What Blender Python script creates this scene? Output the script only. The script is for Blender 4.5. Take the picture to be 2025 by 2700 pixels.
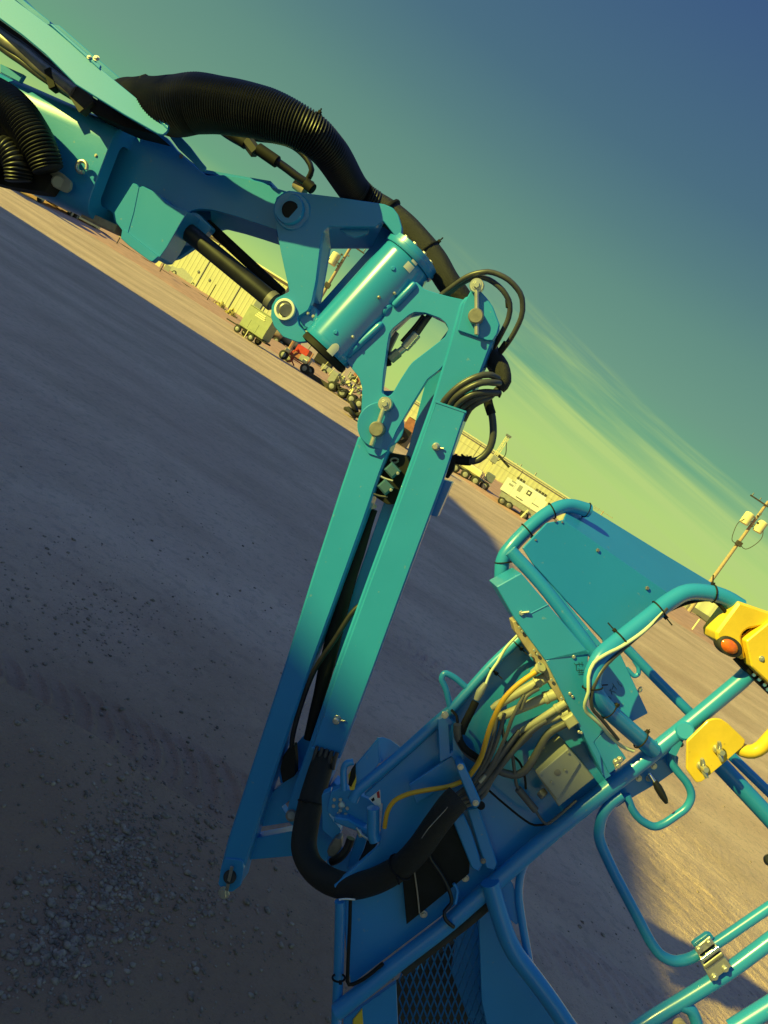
import bpy, bmesh, math, random
import numpy as np
from mathutils import Vector, Matrix
from mathutils.geometry import tessellate_polygon

for o in list(bpy.data.objects):
    bpy.data.objects.remove(o, do_unlink=True)
SC = bpy.context.scene
COL = SC.collection
random.seed(7)
RNG = np.random.default_rng(7)
R = math.radians

# ------------------------------------------------------------------ camera, sky, sun, exposure
CAM_H = 2.4
PITCH = R(8.0)
ROLL = math.atan(0.64)
FPX = 2000.0
F_ = Vector((0, math.cos(PITCH), -math.sin(PITCH)))
U0 = Vector((0, math.sin(PITCH), math.cos(PITCH)))
R0 = Vector((1, 0, 0))
CX_ = R0 * math.cos(ROLL) + U0 * math.sin(ROLL)
CY_ = -R0 * math.sin(ROLL) + U0 * math.cos(ROLL)
CAM = Vector((0, 0, CAM_H))
cd = bpy.data.cameras.new('camera')
cam = bpy.data.objects.new('camera', cd)
COL.objects.link(cam)
cd.sensor_width = 36.0
cd.lens = FPX / 2700.0 * 36.0
cd.clip_start = 0.05
cd.clip_end = 6000
mw = Matrix((CX_, CY_, -F_)).transposed().to_4x4()
mw.translation = CAM
cam.matrix_world = mw
SC.camera = cam

SC.view_settings.view_transform = 'Standard'
SC.view_settings.look = 'None'
SC.view_settings.gamma = 1.0
SC.view_settings.use_curve_mapping = False
EXPO = 1.3
SC.view_settings.exposure = EXPO
EK = 2.0 ** EXPO

SUN_AZ = R(60.0)      # direction the light travels, clockwise from +Y
SUN_EL = R(21.5)
SUN_D = Vector((math.cos(SUN_EL) * math.sin(SUN_AZ), math.cos(SUN_EL) * math.cos(SUN_AZ), -math.sin(SUN_EL)))
sl = bpy.data.lights.new('sun', 'SUN')
sl.energy = 2.95
sl.color = (1.0, 0.95, 0.165)
sl.angle = R(0.6)
so = bpy.data.objects.new('sun', sl)
COL.objects.link(so)
so.rotation_euler = (-SUN_D).to_track_quat('Z', 'Y').to_euler()
so.location = (-20, -10, 20)


def lin(c):
    return tuple(((v / 255.0) / 12.92 if v / 255.0 <= 0.04045 else ((v / 255.0 + 0.055) / 1.055) ** 2.4) for v in c)


def build_world():
    w = bpy.data.worlds.new('World')
    SC.world = w
    w.use_nodes = True
    nt = w.node_tree
    nt.nodes.clear()
    N = nt.nodes.new
    L = nt.links.new
    out = N('ShaderNodeOutputWorld')
    bg = N('ShaderNodeBackground')
    bg.inputs['Strength'].default_value = 0.1
    L(bg.outputs[0], out.inputs[0])
    tc = N('ShaderNodeTexCoord')
    sep = N('ShaderNodeSeparateXYZ')
    L(tc.outputs['Generated'], sep.inputs[0])
    ramp = N('ShaderNodeValToRGB')
    ramp.color_ramp.interpolation = 'LINEAR'
    stops = [(0.0, (186, 214, 112)), (0.05, (172, 209, 114)), (0.115, (104, 163, 124)), (0.17, (104, 150, 127)), (0.25, (95, 139, 126)),
             (0.31, (84, 124, 126)), (0.38, (72, 108, 126)), (0.53, (58, 88, 128)), (0.78, (84, 113, 168)), (1.0, (90, 120, 182))]
    el = ramp.color_ramp.elements
    while len(el) < len(stops):
        el.new(0.5)
    for e, (p, c) in zip(el, stops):
        e.position = p
        e.color = lin(c) + (1,)
    L(sep.outputs['Z'], ramp.inputs[0])
    # thin cirrus drawn out in streaks
    slope = N('ShaderNodeMath')         # the streaks sink towards the right
    slope.operation = 'MULTIPLY_ADD'
    slope.inputs[1].default_value = 0.18
    L(sep.outputs['X'], slope.inputs[0])
    L(sep.outputs['Z'], slope.inputs[2])
    zs = N('ShaderNodeMath')
    zs.operation = 'MULTIPLY'
    zs.inputs[1].default_value = 17.0
    L(slope.outputs[0], zs.inputs[0])
    mp = N('ShaderNodeCombineXYZ')
    L(sep.outputs['X'], mp.inputs[0])
    L(sep.outputs['Y'], mp.inputs[1])
    L(zs.outputs[0], mp.inputs[2])
    nz = N('ShaderNodeTexNoise')
    nz.inputs['Scale'].default_value = 2.0
    nz.inputs['Detail'].default_value = 7
    nz.inputs['Roughness'].default_value = 0.58
    nz.inputs['Distortion'].default_value = 0.5
    L(mp.outputs[0], nz.inputs['Vector'])
    mr = N('ShaderNodeMapRange')
    mr.inputs[1].default_value = 0.34
    mr.inputs[2].default_value = 0.58
    mr.inputs[3].default_value = 0.0
    mr.inputs[4].default_value = 0.92
    L(nz.outputs['Fac'], mr.inputs[0])
    edge = N('ShaderNodeMath')          # ragged upper edge of the bank
    edge.operation = 'MULTIPLY_ADD'
    edge.inputs[1].default_value = -0.16
    L(nz.outputs['Fac'], edge.inputs[0])
    L(slope.outputs[0], edge.inputs[2])
    band = N('ShaderNodeMapRange')
    band.inputs[1].default_value = 0.045
    band.inputs[2].default_value = 0.115
    band.inputs[3].default_value = 1.0
    band.inputs[4].default_value = 0.0
    L(edge.outputs[0], band.inputs[0])
    mul = N('ShaderNodeMath')
    mul.operation = 'MULTIPLY'
    L(mr.outputs[0], mul.inputs[0])
    L(band.outputs[0], mul.inputs[1])
    side = N('ShaderNodeMapRange')      # the cirrus bank stands to the right
    side.inputs[1].default_value = -0.14
    side.inputs[2].default_value = 0.10
    side.inputs[3].default_value = 0.0
    side.inputs[4].default_value = 1.0
    L(sep.outputs['X'], side.inputs[0])
    mul2 = N('ShaderNodeMath')
    mul2.operation = 'MULTIPLY'
    L(mul.outputs[0], mul2.inputs[0])
    L(side.outputs[0], mul2.inputs[1])
    mix = N('ShaderNodeMix')
    mix.data_type = 'RGBA'
    L(mul2.outputs[0], mix.inputs[0])
    L(ramp.outputs[0], mix.inputs[6])
    mix.inputs[7].default_value = lin((178, 207, 120)) + (1,)
    sky = N('ShaderNodeTexSky')
    sky.sky_type = 'NISHITA'
    sky.sun_disc = False
    sky.sun_elevation = SUN_EL
    sky.sun_rotation = SUN_AZ + math.pi
    scale = N('ShaderNodeVectorMath')
    scale.operation = 'SCALE'
    scale.inputs[3].default_value = 10.0 / EK
    L(mix.outputs[2], scale.inputs[0])
    mix2 = N('ShaderNodeMix')
    mix2.data_type = 'RGBA'
    mix2.inputs[0].default_value = 0.02
    L(scale.outputs[0], mix2.inputs[6])
    L(sky.outputs[0], mix2.inputs[7])
    L(mix2.outputs[2], bg.inputs['Color'])


build_world()


# ------------------------------------------------------------------ geometry helpers
def ray(px, py):
    return F_ + CX_ * ((px - 1012.5) / FPX) - CY_ * ((py - 1350.0) / FPX)


def P3(px, py, d):
    return CAM + ray(px, py) * d


def G(px, py, z=0.0):
    r = ray(px, py)
    return CAM + r * ((z - CAM_H) / r.z)


class Plane:
    """a plane of the machine, fixed by three anchor points; pt() gives the point that lies `off` metres proud of it"""
    def __init__(self, a, b, c):
        A, B_, C_ = P3(*a), P3(*b), P3(*c)
        n = (B_ - A).cross(C_ - A).normalized()
        if n.dot(CAM - A) < 0:
            n = -n
        self.o, self.n = A, n
        self.ex = (R0 - n * R0.dot(n)).normalized()
        self.ey = n.cross(self.ex).normalized()

    def pt(self, px, py, off=0.0):
        r = ray(px, py)
        t = (self.o + self.n * off - CAM).dot(self.n) / r.dot(self.n)
        return CAM + r * t

    def depth(self, px, py, off=0.0):
        return (self.pt(px, py, off) - CAM).dot(F_)

    def m(self, px, py, n, off=0.0):
        """length in metres of n pixels at this place"""
        return n * self.depth(px, py, off) / FPX

    def uv(self, p):
        d = p - self.o
        return Vector((d.dot(self.ex), d.dot(self.ey)))

    def xyz(self, u, v, off=0.0):
        return self.o + self.ex * u + self.ey * v + self.n * off


def tag(o, label=None, cat=None, group=None, kind=None):
    if label: o['label'] = label
    if cat: o['category'] = cat
    if group: o['group'] = group
    if kind: o['kind'] = kind
    return o


def rootpos(parent):
    p = Vector((0, 0, 0))
    while parent is not None:
        p = p + parent.location
        parent = parent.parent
    return p


def mk(name, verts, faces, mat, parent=None, smooth=40, loc=None):
    me = bpy.data.meshes.new(name)
    if loc is None:
        loc = Vector((0, 0, 0))
    off = rootpos(parent) + loc
    me.from_pydata([tuple(Vector(v) - off) for v in verts], [], faces)
    me.update()
    if smooth:
        me.polygons.foreach_set('use_smooth', [True] * len(me.polygons))
        me.set_sharp_from_angle(angle=R(smooth))
    mats = mat if isinstance(mat, (list, tuple)) else [mat]
    for m_ in mats:
        me.materials.append(m_)
    o = bpy.data.objects.new(name, me)
    COL.objects.link(o)
    o.location = loc
    if parent is not None:
        o.parent = parent
    return o


def thing(name, label, cat, loc, group=None):
    o = bpy.data.objects.new(name, None)
    COL.objects.link(o)
    o.location = loc
    o.empty_display_size = 0.3
    return tag(o, label, cat, group)


class MB:
    """collects shapes for ONE mesh object"""
    def __init__(self):
        self.v, self.f = [], []

    def add(self, vs, fs):
        b = len(self.v)
        self.v += [Vector(v) for v in vs]
        self.f += [tuple(i + b for i in f) for f in fs]
        return self

    def build(self, name, mat, parent=None, smooth=40):
        return mk(name, self.v, self.f, mat, parent, smooth)


def catmull(pts, step):
    pts = [Vector(p) for p in pts]
    n = len(pts)
    out, idx = [], []
    for i in range(n - 1):
        p0 = pts[i - 1] if i > 0 else pts[0] * 2 - pts[1]
        p1, p2 = pts[i], pts[i + 1]
        p3 = pts[i + 2] if i + 2 < n else pts[-1] * 2 - pts[-2]
        k = max(2, int((p2 - p1).length / step))
        for j in range(k):
            t = j / k
            t2, t3 = t * t, t * t * t
            out.append(0.5 * ((2 * p1) + (p2 - p0) * t + (2 * p0 - 5 * p1 + 4 * p2 - p3) * t2 + (3 * p1 - p0 - 3 * p2 + p3) * t3))
            idx.append(i + t)
    out.append(pts[-1])
    idx.append(n - 1.0)
    return out, idx


def fillet(pts, r, k=7):
    pts = [Vector(p) for p in pts]
    out, idx = [pts[0]], [0.0]
    for i in range(1, len(pts) - 1):
        a, b, c = pts[i - 1], pts[i], pts[i + 1]
        d1, d2 = (a - b), (c - b)
        q = min(r, d1.length * 0.48, d2.length * 0.48)
        s, e = b + d1.normalized() * q, b + d2.normalized() * q
        for j in range(k + 1):
            t = j / k
            out.append(s * (1 - t) ** 2 + b * 2 * t * (1 - t) + e * t * t)
            idx.append(i - 0.0 + (t - 0.5) * 0.5)
    out.append(pts[-1])
    idx.append(len(pts) - 1.0)
    return out, idx


def sweep(path, radii, seg=14, cap=True):
    """tube mesh round a path; radii one per path point"""
    n = len(path)
    tang = []
    for i in range(n):
        a = path[max(0, i - 1)]
        b = path[min(n - 1, i + 1)]
        t = (b - a)
        tang.append(t.normalized() if t.length > 1e-9 else Vector((0, 0, 1)))
    ref = Vector((0, 0, 1)) if abs(tang[0].z) < 0.9 else Vector((1, 0, 0))
    u = (ref - tang[0] * ref.dot(tang[0])).normalized()
    V, Fc = [], []
    for i in range(n):
        t = tang[i]
        u = (u - t * u.dot(t)).normalized()
        w = t.cross(u)
        for s in range(seg):
            a = 2 * math.pi * s / seg
            V.append(path[i] + (u * math.cos(a) + w * math.sin(a)) * radii[i])
    for i in range(n - 1):
        for s in range(seg):
            s2 = (s + 1) % seg
            Fc.append((i * seg + s, i * seg + s2, (i + 1) * seg + s2, (i + 1) * seg + s))
    if cap:
        Fc.append(tuple(range(seg - 1, -1, -1)))
        Fc.append(tuple((n - 1) * seg + s for s in range(seg)))
    return V, Fc


def tube_geo(pts, r, mode='cr', step=0.012, fr=0.06, seg=14):
    if mode == 'cr':
        path, idx = catmull(pts, step)
    elif mode == 'fil':
        path, idx = fillet(pts, fr)
    else:
        path, idx = [Vector(p) for p in pts], list(range(len(pts)))
    if isinstance(r, (list, tuple)):
        rad = []
        for q in idx:
            q = min(max(q, 0), len(r) - 1)
            i = min(int(q), len(r) - 2)
            t = q - i
            t = t * t * (3 - 2 * t)
            rad.append(r[i] * (1 - t) + r[i + 1] * t)
    else:
        rad = [r] * len(path)
    return sweep(path, rad, seg)


def tube(name, pts, r, mat, parent, mode='cr', step=0.012, fr=0.06, seg=14):
    v, f = tube_geo(pts, r, mode, step, fr, seg)
    return mk(name, v, f, mat, parent)


def lathe_geo(p0, ax, prof, seg=24):
    """prof: list of (distance along ax, radius)"""
    ax = ax.normalized()
    ref = Vector((0, 0, 1)) if abs(ax.z) < 0.9 else Vector((1, 0, 0))
    u = (ref - ax * ref.dot(ax)).normalized()
    w = ax.cross(u)
    V, Fc = [], []
    for (h, r) in prof:
        for s in range(seg):
            a = 2 * math.pi * s / seg
            V.append(p0 + ax * h + (u * math.cos(a) + w * math.sin(a)) * max(r, 1e-5))
    for i in range(len(prof) - 1):
        for s in range(seg):
            s2 = (s + 1) % seg
            Fc.append((i * seg + s, i * seg + s2, (i + 1) * seg + s2, (i + 1) * seg + s))
    Fc.append(tuple(range(seg - 1, -1, -1)))
    Fc.append(tuple((len(prof) - 1) * seg + s for s in range(seg)))
    return V, Fc


def cyl_geo(p0, p1, r, ch=0.002, seg=24):
    d = p1 - p0
    h = d.length
    ch = min(ch, r * 0.4, h * 0.3)
    return lathe_geo(p0, d, [(0, r - ch), (ch, r), (h - ch, r), (h, r - ch)], seg)


def cyl(name, p0, p1, r, mat, parent, ch=0.002, seg=24):
    v, f = cyl_geo(p0, p1, r, ch, seg)
    return mk(name, v, f, mat, parent)


def box_geo(c, ex, ey, ez, sx, sy, sz, ch=0.003):
    """chamfered box: half sizes sx, sy, sz along unit axes"""
    ch = min(ch, sx * 0.45, sy * 0.45, sz * 0.45)
    V, Fc = [], []
    ring = [(-1, -1), (1, -1), (1, 1), (-1, 1)]

    def loop(x, y, z):
        b = len(V)
        c8 = ch if x == sx else 0
        pts = []
        for (i, j) in ring:
            pts.append((i * x, j * y))
        for (a, b_) in pts:
            V.append(c + ex * a + ey * b_ + ez * z)
        return [b + i for i in range(4)]
    l0 = loop(sx - ch, sy - ch, -sz)
    l1 = loop(sx, sy, -sz + ch)
    l2 = loop(sx, sy, sz - ch)
    l3 = loop(sx - ch, sy - ch, sz)
    for a, b in ((l0, l1), (l1, l2), (l2, l3)):
        for i in range(4):
            j = (i + 1) % 4
            Fc.append((a[i], a[j], b[j], b[i]))
    Fc.append(tuple(reversed(l0)))
    Fc.append(tuple(l3))
    return V, Fc


AX, AY, AZ = Vector((1, 0, 0)), Vector((0, 1, 0)), Vector((0, 0, 1))


def abox(c, sx, sy, sz, yaw=0.0, ch=0.01):
    """box by centre and full sizes with a yaw"""
    ex = Vector((math.cos(yaw), math.sin(yaw), 0))
    ey = Vector((-math.sin(yaw), math.cos(yaw), 0))
    return box_geo(Vector(c), ex, ey, AZ, sx / 2, sy / 2, sz / 2, ch)


def beam_geo(p0, p1, w, h, up, ch=0.003):
    d = (p1 - p0)
    L = d.length
    ez = d.normalized()
    ey = (up - ez * up.dot(ez)).normalized()
    ex = ey.cross(ez)
    return box_geo((p0 + p1) / 2, ex, ey, ez, w / 2, h / 2, L / 2, ch)


def beam(name, p0, p1, w, h, up, mat, parent, ch=0.003):
    v, f = beam_geo(p0, p1, w, h, up, ch)
    return mk(name, v, f, mat, parent, 30)


def area2(p):
    return 0.5 * sum(p[i].x * p[(i + 1) % len(p)].y - p[(i + 1) % len(p)].x * p[i].y for i in range(len(p)))


def round2(pts, r, k=4):
    """round the corners of a 2D polygon; r in the same unit"""
    n = len(pts)
    out = []
    for i in range(n):
        a, b, c = pts[i - 1], pts[i], pts[(i + 1) % n]
        d1, d2 = a - b, c - b
        if d1.length < 1e-9 or d2.length < 1e-9:
            continue
        q = min(r, d1.length * 0.45, d2.length * 0.45)
        s, e = b + d1.normalized() * q, b + d2.normalized() * q
        for j in range(k + 1):
            t = j / k
            out.append(s * (1 - t) ** 2 + b * 2 * t * (1 - t) + e * t * t)
    return out


def inset2(p, c):
    n = len(p)
    out = []
    for i in range(n):
        a, b, d = p[i - 1], p[i], p[(i + 1) % n]
        e1, e2 = (b - a), (d - b)
        if e1.length < 1e-9 or e2.length < 1e-9:
            out.append(b.copy())
            continue
        n1 = Vector((-e1.y, e1.x)).normalized()
        n2 = Vector((-e2.y, e2.x)).normalized()
        m = n1 + n2
        if m.length < 1e-6:
            m = n1
        m.normalize()
        k = c / max(0.5, m.dot(n1))
        out.append(b + m * k)
    return out


def circ(px, py, r, n=24, ry=None, rot=0.0):
    ry = r if ry is None else ry
    out = []
    for i in range(n):
        a = 2 * math.pi * i / n
        x, y = r * math.cos(a), ry * math.sin(a)
        out.append((px + x * math.cos(rot) - y * math.sin(rot), py + x * math.sin(rot) + y * math.cos(rot)))
    return out


def prism_geo(pl, pts, off, th, holes=(), r=0.0, ch=0.0015):
    """plate lying in plane pl, outline given in photograph pixels, front face `off` proud, thickness th going back"""
    def to2(pp, rr):
        q = [pl.uv(pl.pt(x, y, off)) for (x, y) in pp]
        return round2(q, rr) if rr > 0 else q
    sc = pl.m(pts[0][0], pts[0][1], 1.0)
    outer = to2(pts, r * sc)
    if area2(outer) < 0:
        outer.reverse()
    hl = []
    for h in holes:
        hr = r
        if isinstance(h, tuple):
            h, hr = h
        q = to2(h, hr * sc)
        if area2(q) > 0:
            q.reverse()
        hl.append(q)
    loops = [outer] + hl
    V, Fc = [], []
    rings = []
    for lp in loops:
        ins = inset2(lp, ch)
        b = len(V)
        m_ = len(lp)
        for p in ins: V.append(pl.xyz(p.x, p.y, off))
        for p in lp: V.append(pl.xyz(p.x, p.y, off - ch))
        for p in lp: V.append(pl.xyz(p.x, p.y, off - th))
        rings.append((b, m_, ins, lp))
        for i in range(m_):
            j = (i + 1) % m_
            Fc.append((b + i, b + m_ + i, b + m_ + j, b + j))
            Fc.append((b + m_ + i, b + 2 * m_ + i, b + 2 * m_ + j, b + m_ + j))
    flat = []
    for k, (b, m_, ins, lp) in enumerate(rings):
        flat += [(b + i, b + 2 * m_ + i) for i in range(m_)]
    tri = tessellate_polygon([[Vector((p.x, p.y, 0)) for p in ins] for (_, _, ins, _) in rings])
    flat2 = []
    for (_, _, ins, _) in rings:
        flat2 += ins
    for t in tri:
        a, b, c = (flat2[i] for i in t)
        s = (b - a).cross(c - a)
        t = tuple(t) if s > 0 else (t[0], t[2], t[1])
        Fc.append(tuple(flat[i][0] for i in t))
        Fc.append(tuple(flat[i][1] for i in reversed(t)))
    return V, Fc


def plate(name, pl, pts, off, th, mat, parent, holes=(), r=0.0, ch=0.0015):
    v, f = prism_geo(pl, pts, off, th, holes, r, ch)
    return mk(name, v, f, mat, parent, 30)


_unit = {}


def hexbolt(p, n, r, mat, parent, name='bolt', washer=True):
    """hexagon head with washer; the mesh is shared"""
    key = ('bolt', mat.name, washer)
    if key not in _unit:
        mb = MB()
        if washer:
            mb.add(*lathe_geo(Vector((0, 0, 0)), AZ, [(0, 1.5), (0.2, 1.5), (0.28, 1.4)], 16))
        mb.add(*lathe_geo(Vector((0, 0, 0.2)), AZ, [(0, 1.0), (0.6, 1.0), (0.75, 0.86)], 6))
        o = mb.build(name, mat, None, 30)
        _unit[key] = o.data
        bpy.data.objects.remove(o)
    o = bpy.data.objects.new(name, _unit[key])
    COL.objects.link(o)
    o.parent = parent
    o.rotation_mode = 'QUATERNION'
    o.rotation_quaternion = n.to_track_quat('Z', 'Y')
    o.location = p - rootpos(parent)
    o.scale = (r, r, r)
    return o
# ------------------------------------------------------------------ materials
def mat(name, col, rough=0.5, metal=0.0, var=0.08, vscale=6.0, bump=0.0, bscale=60.0, coat=0.0, spec=0.5, speck=None, rvar=0.08):
    m = bpy.data.materials.new(name)
    m.use_nodes = True
    nt = m.node_tree
    b = nt.nodes['Principled BSDF']
    N, L = nt.nodes.new, nt.links.new
    b.inputs['Roughness'].default_value = rough
    b.inputs['Metallic'].default_value = metal
    b.inputs['Specular IOR Level'].default_value = spec
    b.inputs['Coat Weight'].default_value = coat
    b.inputs['Coat Roughness'].default_value = 0.12
    tc = N('ShaderNodeTexCoord')
    nz = N('ShaderNodeTexNoise')
    nz.inputs['Scale'].default_value = vscale
    nz.inputs['Detail'].default_value = 7
    nz.inputs['Roughness'].default_value = 0.6
    L(tc.outputs['Object'], nz.inputs['Vector'])
    mx = N('ShaderNodeMix')
    mx.data_type = 'RGBA'
    mx.inputs[6].default_value = tuple(c * (1 - var) for c in col) + (1,)
    mx.inputs[7].default_value = tuple(min(1, c * (1 + var) + 0.02 * var) for c in col) + (1,)
    mr = N('ShaderNodeMapRange')
    mr.inputs[1].default_value = 0.3
    mr.inputs[2].default_value = 0.7
    L(nz.outputs['Fac'], mr.inputs[0])
    L(mr.outputs[0], mx.inputs[0])
    col_out = mx.outputs[2]
    if speck:
        n2 = N('ShaderNodeTexNoise')
        n2.inputs['Scale'].default_value = speck[1]
        n2.inputs['Detail'].default_value = 3
        L(tc.outputs['Object'], n2.inputs['Vector'])
        r2 = N('ShaderNodeMapRange')
        r2.inputs[1].default_value = speck[2]
        r2.inputs[2].default_value = speck[2] + 0.06
        r2.inputs[4].default_value = speck[3]
        L(n2.outputs['Fac'], r2.inputs[0])
        m3 = N('ShaderNodeMix')
        m3.data_type = 'RGBA'
        L(r2.outputs[0], m3.inputs[0])
        L(col_out, m3.inputs[6])
        m3.inputs[7].default_value = tuple(speck[0]) + (1,)
        col_out = m3.outputs[2]
    L(col_out, b.inputs['Base Color'])
    rr = N('ShaderNodeMapRange')
    rr.inputs[3].default_value = max(0.03, rough - rvar)
    rr.inputs[4].default_value = min(1, rough + rvar)
    L(nz.outputs['Fac'], rr.inputs[0])
    L(rr.outputs[0], b.inputs['Roughness'])
    if bump:
        n3 = N('ShaderNodeTexNoise')
        n3.inputs['Scale'].default_value = bscale
        n3.inputs['Detail'].default_value = 4
        L(tc.outputs['Object'], n3.inputs['Vector'])
        bp = N('ShaderNodeBump')
        bp.inputs['Strength'].default_value = bump
        bp.inputs['Distance'].default_value = 0.01
        L(n3.outputs['Fac'], bp.inputs['Height'])
        L(bp.outputs[0], b.inputs['Normal'])
    return m


M_PAINT = mat('blue_paint', (0.024, 0.262, 0.64), 0.34, var=0.05, vscale=3, coat=0.25, bump=0.015, bscale=220, speck=((0.22, 0.33, 0.40), 70, 0.69, 0.45), rvar=0.12)
M_PAINTC = mat('blue_paint_cover', (0.024, 0.262, 0.64), 0.20, var=0.04, vscale=2, coat=0.7)
M_TRAY = mat('blue_paint_tray', (0.024, 0.262, 0.64), 0.55, var=0.05, vscale=2)
M_BLACK = mat('black_rubber', (0.012, 0.012, 0.014), 0.42, var=0.2, vscale=20)
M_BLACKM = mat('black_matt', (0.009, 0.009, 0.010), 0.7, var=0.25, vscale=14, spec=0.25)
M_SLEEVE = mat('woven_black_sleeve', (0.009, 0.009, 0.010), 0.6, var=0.25, vscale=120, bump=0.5, bscale=600)
M_GREYH = mat('grey_hose', (0.055, 0.055, 0.062), 0.40, var=0.15, vscale=25)
M_ZINC = mat('zinc_plate', (0.62, 0.60, 0.55), 0.36, metal=0.75, var=0.12, vscale=30)
M_STEEL = mat('dull_steel', (0.27, 0.25, 0.24), 0.45, metal=0.5, var=0.2, vscale=40)
M_YELLOW = mat('safety_yellow', (0.80, 0.53, 0.04), 0.42, var=0.10, vscale=14, coat=0.1, speck=((0.35, 0.22, 0.05), 60, 0.70, 0.5))
M_CABLE = mat('grey_cable', (0.115, 0.11, 0.11), 0.5, var=0.15, vscale=25)
M_YCABLE = mat('yellow_cable', (0.75, 0.42, 0.03), 0.5, var=0.08, vscale=20)
M_WHITE = mat('white_plastic', (0.72, 0.72, 0.70), 0.45, var=0.05)
M_BEIGE = mat('beige_connector', (0.42, 0.39, 0.28), 0.5, var=0.1, vscale=18)
M_GREYB = mat('grey_box_paint', (0.30, 0.30, 0.28), 0.5, var=0.07, vscale=9)
M_LAMP = mat('amber_lens', (0.75, 0.14, 0.01), 0.15, var=0.25, vscale=60, coat=0.6)
M_RED = mat('red_print', (0.45, 0.02, 0.03), 0.5)
M_INK = mat('marker_ink', (0.012, 0.10, 0.16), 0.6)
M_CHROME = mat('chrome_rod', (0.75, 0.75, 0.75), 0.12, metal=1.0, var=0.05)
M_GRIME_SHADE = mat('dark_grime_and_shade', (0.03, 0.028, 0.027), 0.7, var=0.4, vscale=30)
M_COIL = mat('solenoid_coil', (0.05, 0.12, 0.20), 0.22, var=0.1, coat=0.4)
M_TAN = mat('tan_plate', (0.36, 0.28, 0.22), 0.55, var=0.2, vscale=40)


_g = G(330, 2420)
VIGNETTE_AT = (_g.x, _g.y - 0.6, 0)


def ground_mat():
    m = bpy.data.materials.new('yard_dirt')
    m.use_nodes = True
    nt = m.node_tree
    b = nt.nodes['Principled BSDF']
    N, L = nt.nodes.new, nt.links.new
    b.inputs['Roughness'].default_value = 0.92
    b.inputs['Specular IOR Level'].default_value = 0.2
    tc = N('ShaderNodeTexCoord')

    def noise(scale, detail, vec=None, rough=0.6):
        n = N('ShaderNodeTexNoise')
        n.inputs['Scale'].default_value = scale
        n.inputs['Detail'].default_value = detail
        n.inputs['Roughness'].default_value = rough
        L(vec if vec else tc.outputs['Object'], n.inputs['Vector'])
        return n.outputs['Fac']

    def ramp(f, a, b_, lo=0.0, hi=1.0):
        r = N('ShaderNodeMapRange')
        r.inputs[1].default_value = a
        r.inputs[2].default_value = b_
        r.inputs[3].default_value = lo
        r.inputs[4].default_value = hi
        L(f, r.inputs[0])
        return r.outputs[0]

    def mix(f, a, b_):
        x = N('ShaderNodeMix')
        x.data_type = 'RGBA'
        L(f, x.inputs[0])
        for i, c in ((6, a), (7, b_)):
            if isinstance(c, tuple): x.inputs[i].default_value = c + (1,)
            else: L(c, x.inputs[i])
        return x.outputs[2]
    # broad drifts along the yard
    mp = N('ShaderNodeMapping')
    mp.inputs['Rotation'].default_value = (0, 0, R(12))
    mp.inputs['Scale'].default_value = (0.16, 0.40, 1)
    L(tc.outputs['Object'], mp.inputs[0])
    c = mix(ramp(noise(1.0, 6, mp.outputs[0]), 0.35, 0.65), (0.60, 0.39, 0.30), (0.78, 0.54, 0.41))
    c = mix(ramp(noise(0.35, 9, None, 0.68), 0.46, 0.66, 0, 0.65), c, (0.48, 0.315, 0.235))
    c = mix(ramp(noise(9.0, 6), 0.52, 0.62, 0, 0.35), c, (0.36, 0.265, 0.22))
    c = mix(ramp(noise(45.0, 4), 0.60, 0.66, 0, 0.5), c, (0.68, 0.53, 0.45))
    c = mix(ramp(noise(70.0, 3), 0.62, 0.68, 0, 0.5), c, (0.16, 0.13, 0.12))
    # vignette darkening painted into the soil colour round the loose stone
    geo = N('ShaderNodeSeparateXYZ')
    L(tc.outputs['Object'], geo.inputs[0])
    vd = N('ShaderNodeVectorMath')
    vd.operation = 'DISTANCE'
    vd.inputs[1].default_value = VIGNETTE_AT
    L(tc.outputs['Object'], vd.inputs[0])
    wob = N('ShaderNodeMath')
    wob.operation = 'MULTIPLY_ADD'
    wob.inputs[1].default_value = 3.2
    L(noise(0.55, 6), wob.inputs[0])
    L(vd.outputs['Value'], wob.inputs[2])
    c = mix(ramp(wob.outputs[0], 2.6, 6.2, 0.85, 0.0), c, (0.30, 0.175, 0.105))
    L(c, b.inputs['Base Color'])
    bp = N('ShaderNodeBump')
    bp.inputs['Strength'].default_value = 0.8
    bp.inputs['Distance'].default_value = 0.02
    h = N('ShaderNodeMath')
    h.operation = 'ADD'
    L(noise(60.0, 6), h.inputs[0])
    L(noise(14.0, 5), h.inputs[1])
    L(h.outputs[0], bp.inputs['Height'])
    L(bp.outputs[0], b.inputs['Normal'])
    return m


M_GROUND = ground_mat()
M_STONE = mat('grey_gravel', (0.27, 0.195, 0.15), 0.9, var=0.65, vscale=22, bump=0.3, bscale=80)
# ------------------------------------------------------------------ ground
def vnoise(x, y, scale, seed):
    r = np.random.default_rng(seed)
    T = r.random((257, 257))
    X, Y = x * scale, y * scale
    xi, yi = np.floor(X).astype(int), np.floor(Y).astype(int)
    fx, fy = X - xi, Y - yi
    fx = fx * fx * (3 - 2 * fx)
    fy = fy * fy * (3 - 2 * fy)
    a = T[xi % 256, yi % 256]
    b = T[(xi + 1) % 256, yi % 256]
    c = T[xi % 256, (yi + 1) % 256]
    d = T[(xi + 1) % 256, (yi + 1) % 256]
    return (a * (1 - fx) + b * fx) * (1 - fy) + (c * (1 - fx) + d * fx) * fy - 0.5


def sstep(x, a, b):
    t = np.clip((x - a) / (b - a), 0, 1)
    return t * t * (3 - 2 * t)


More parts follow.
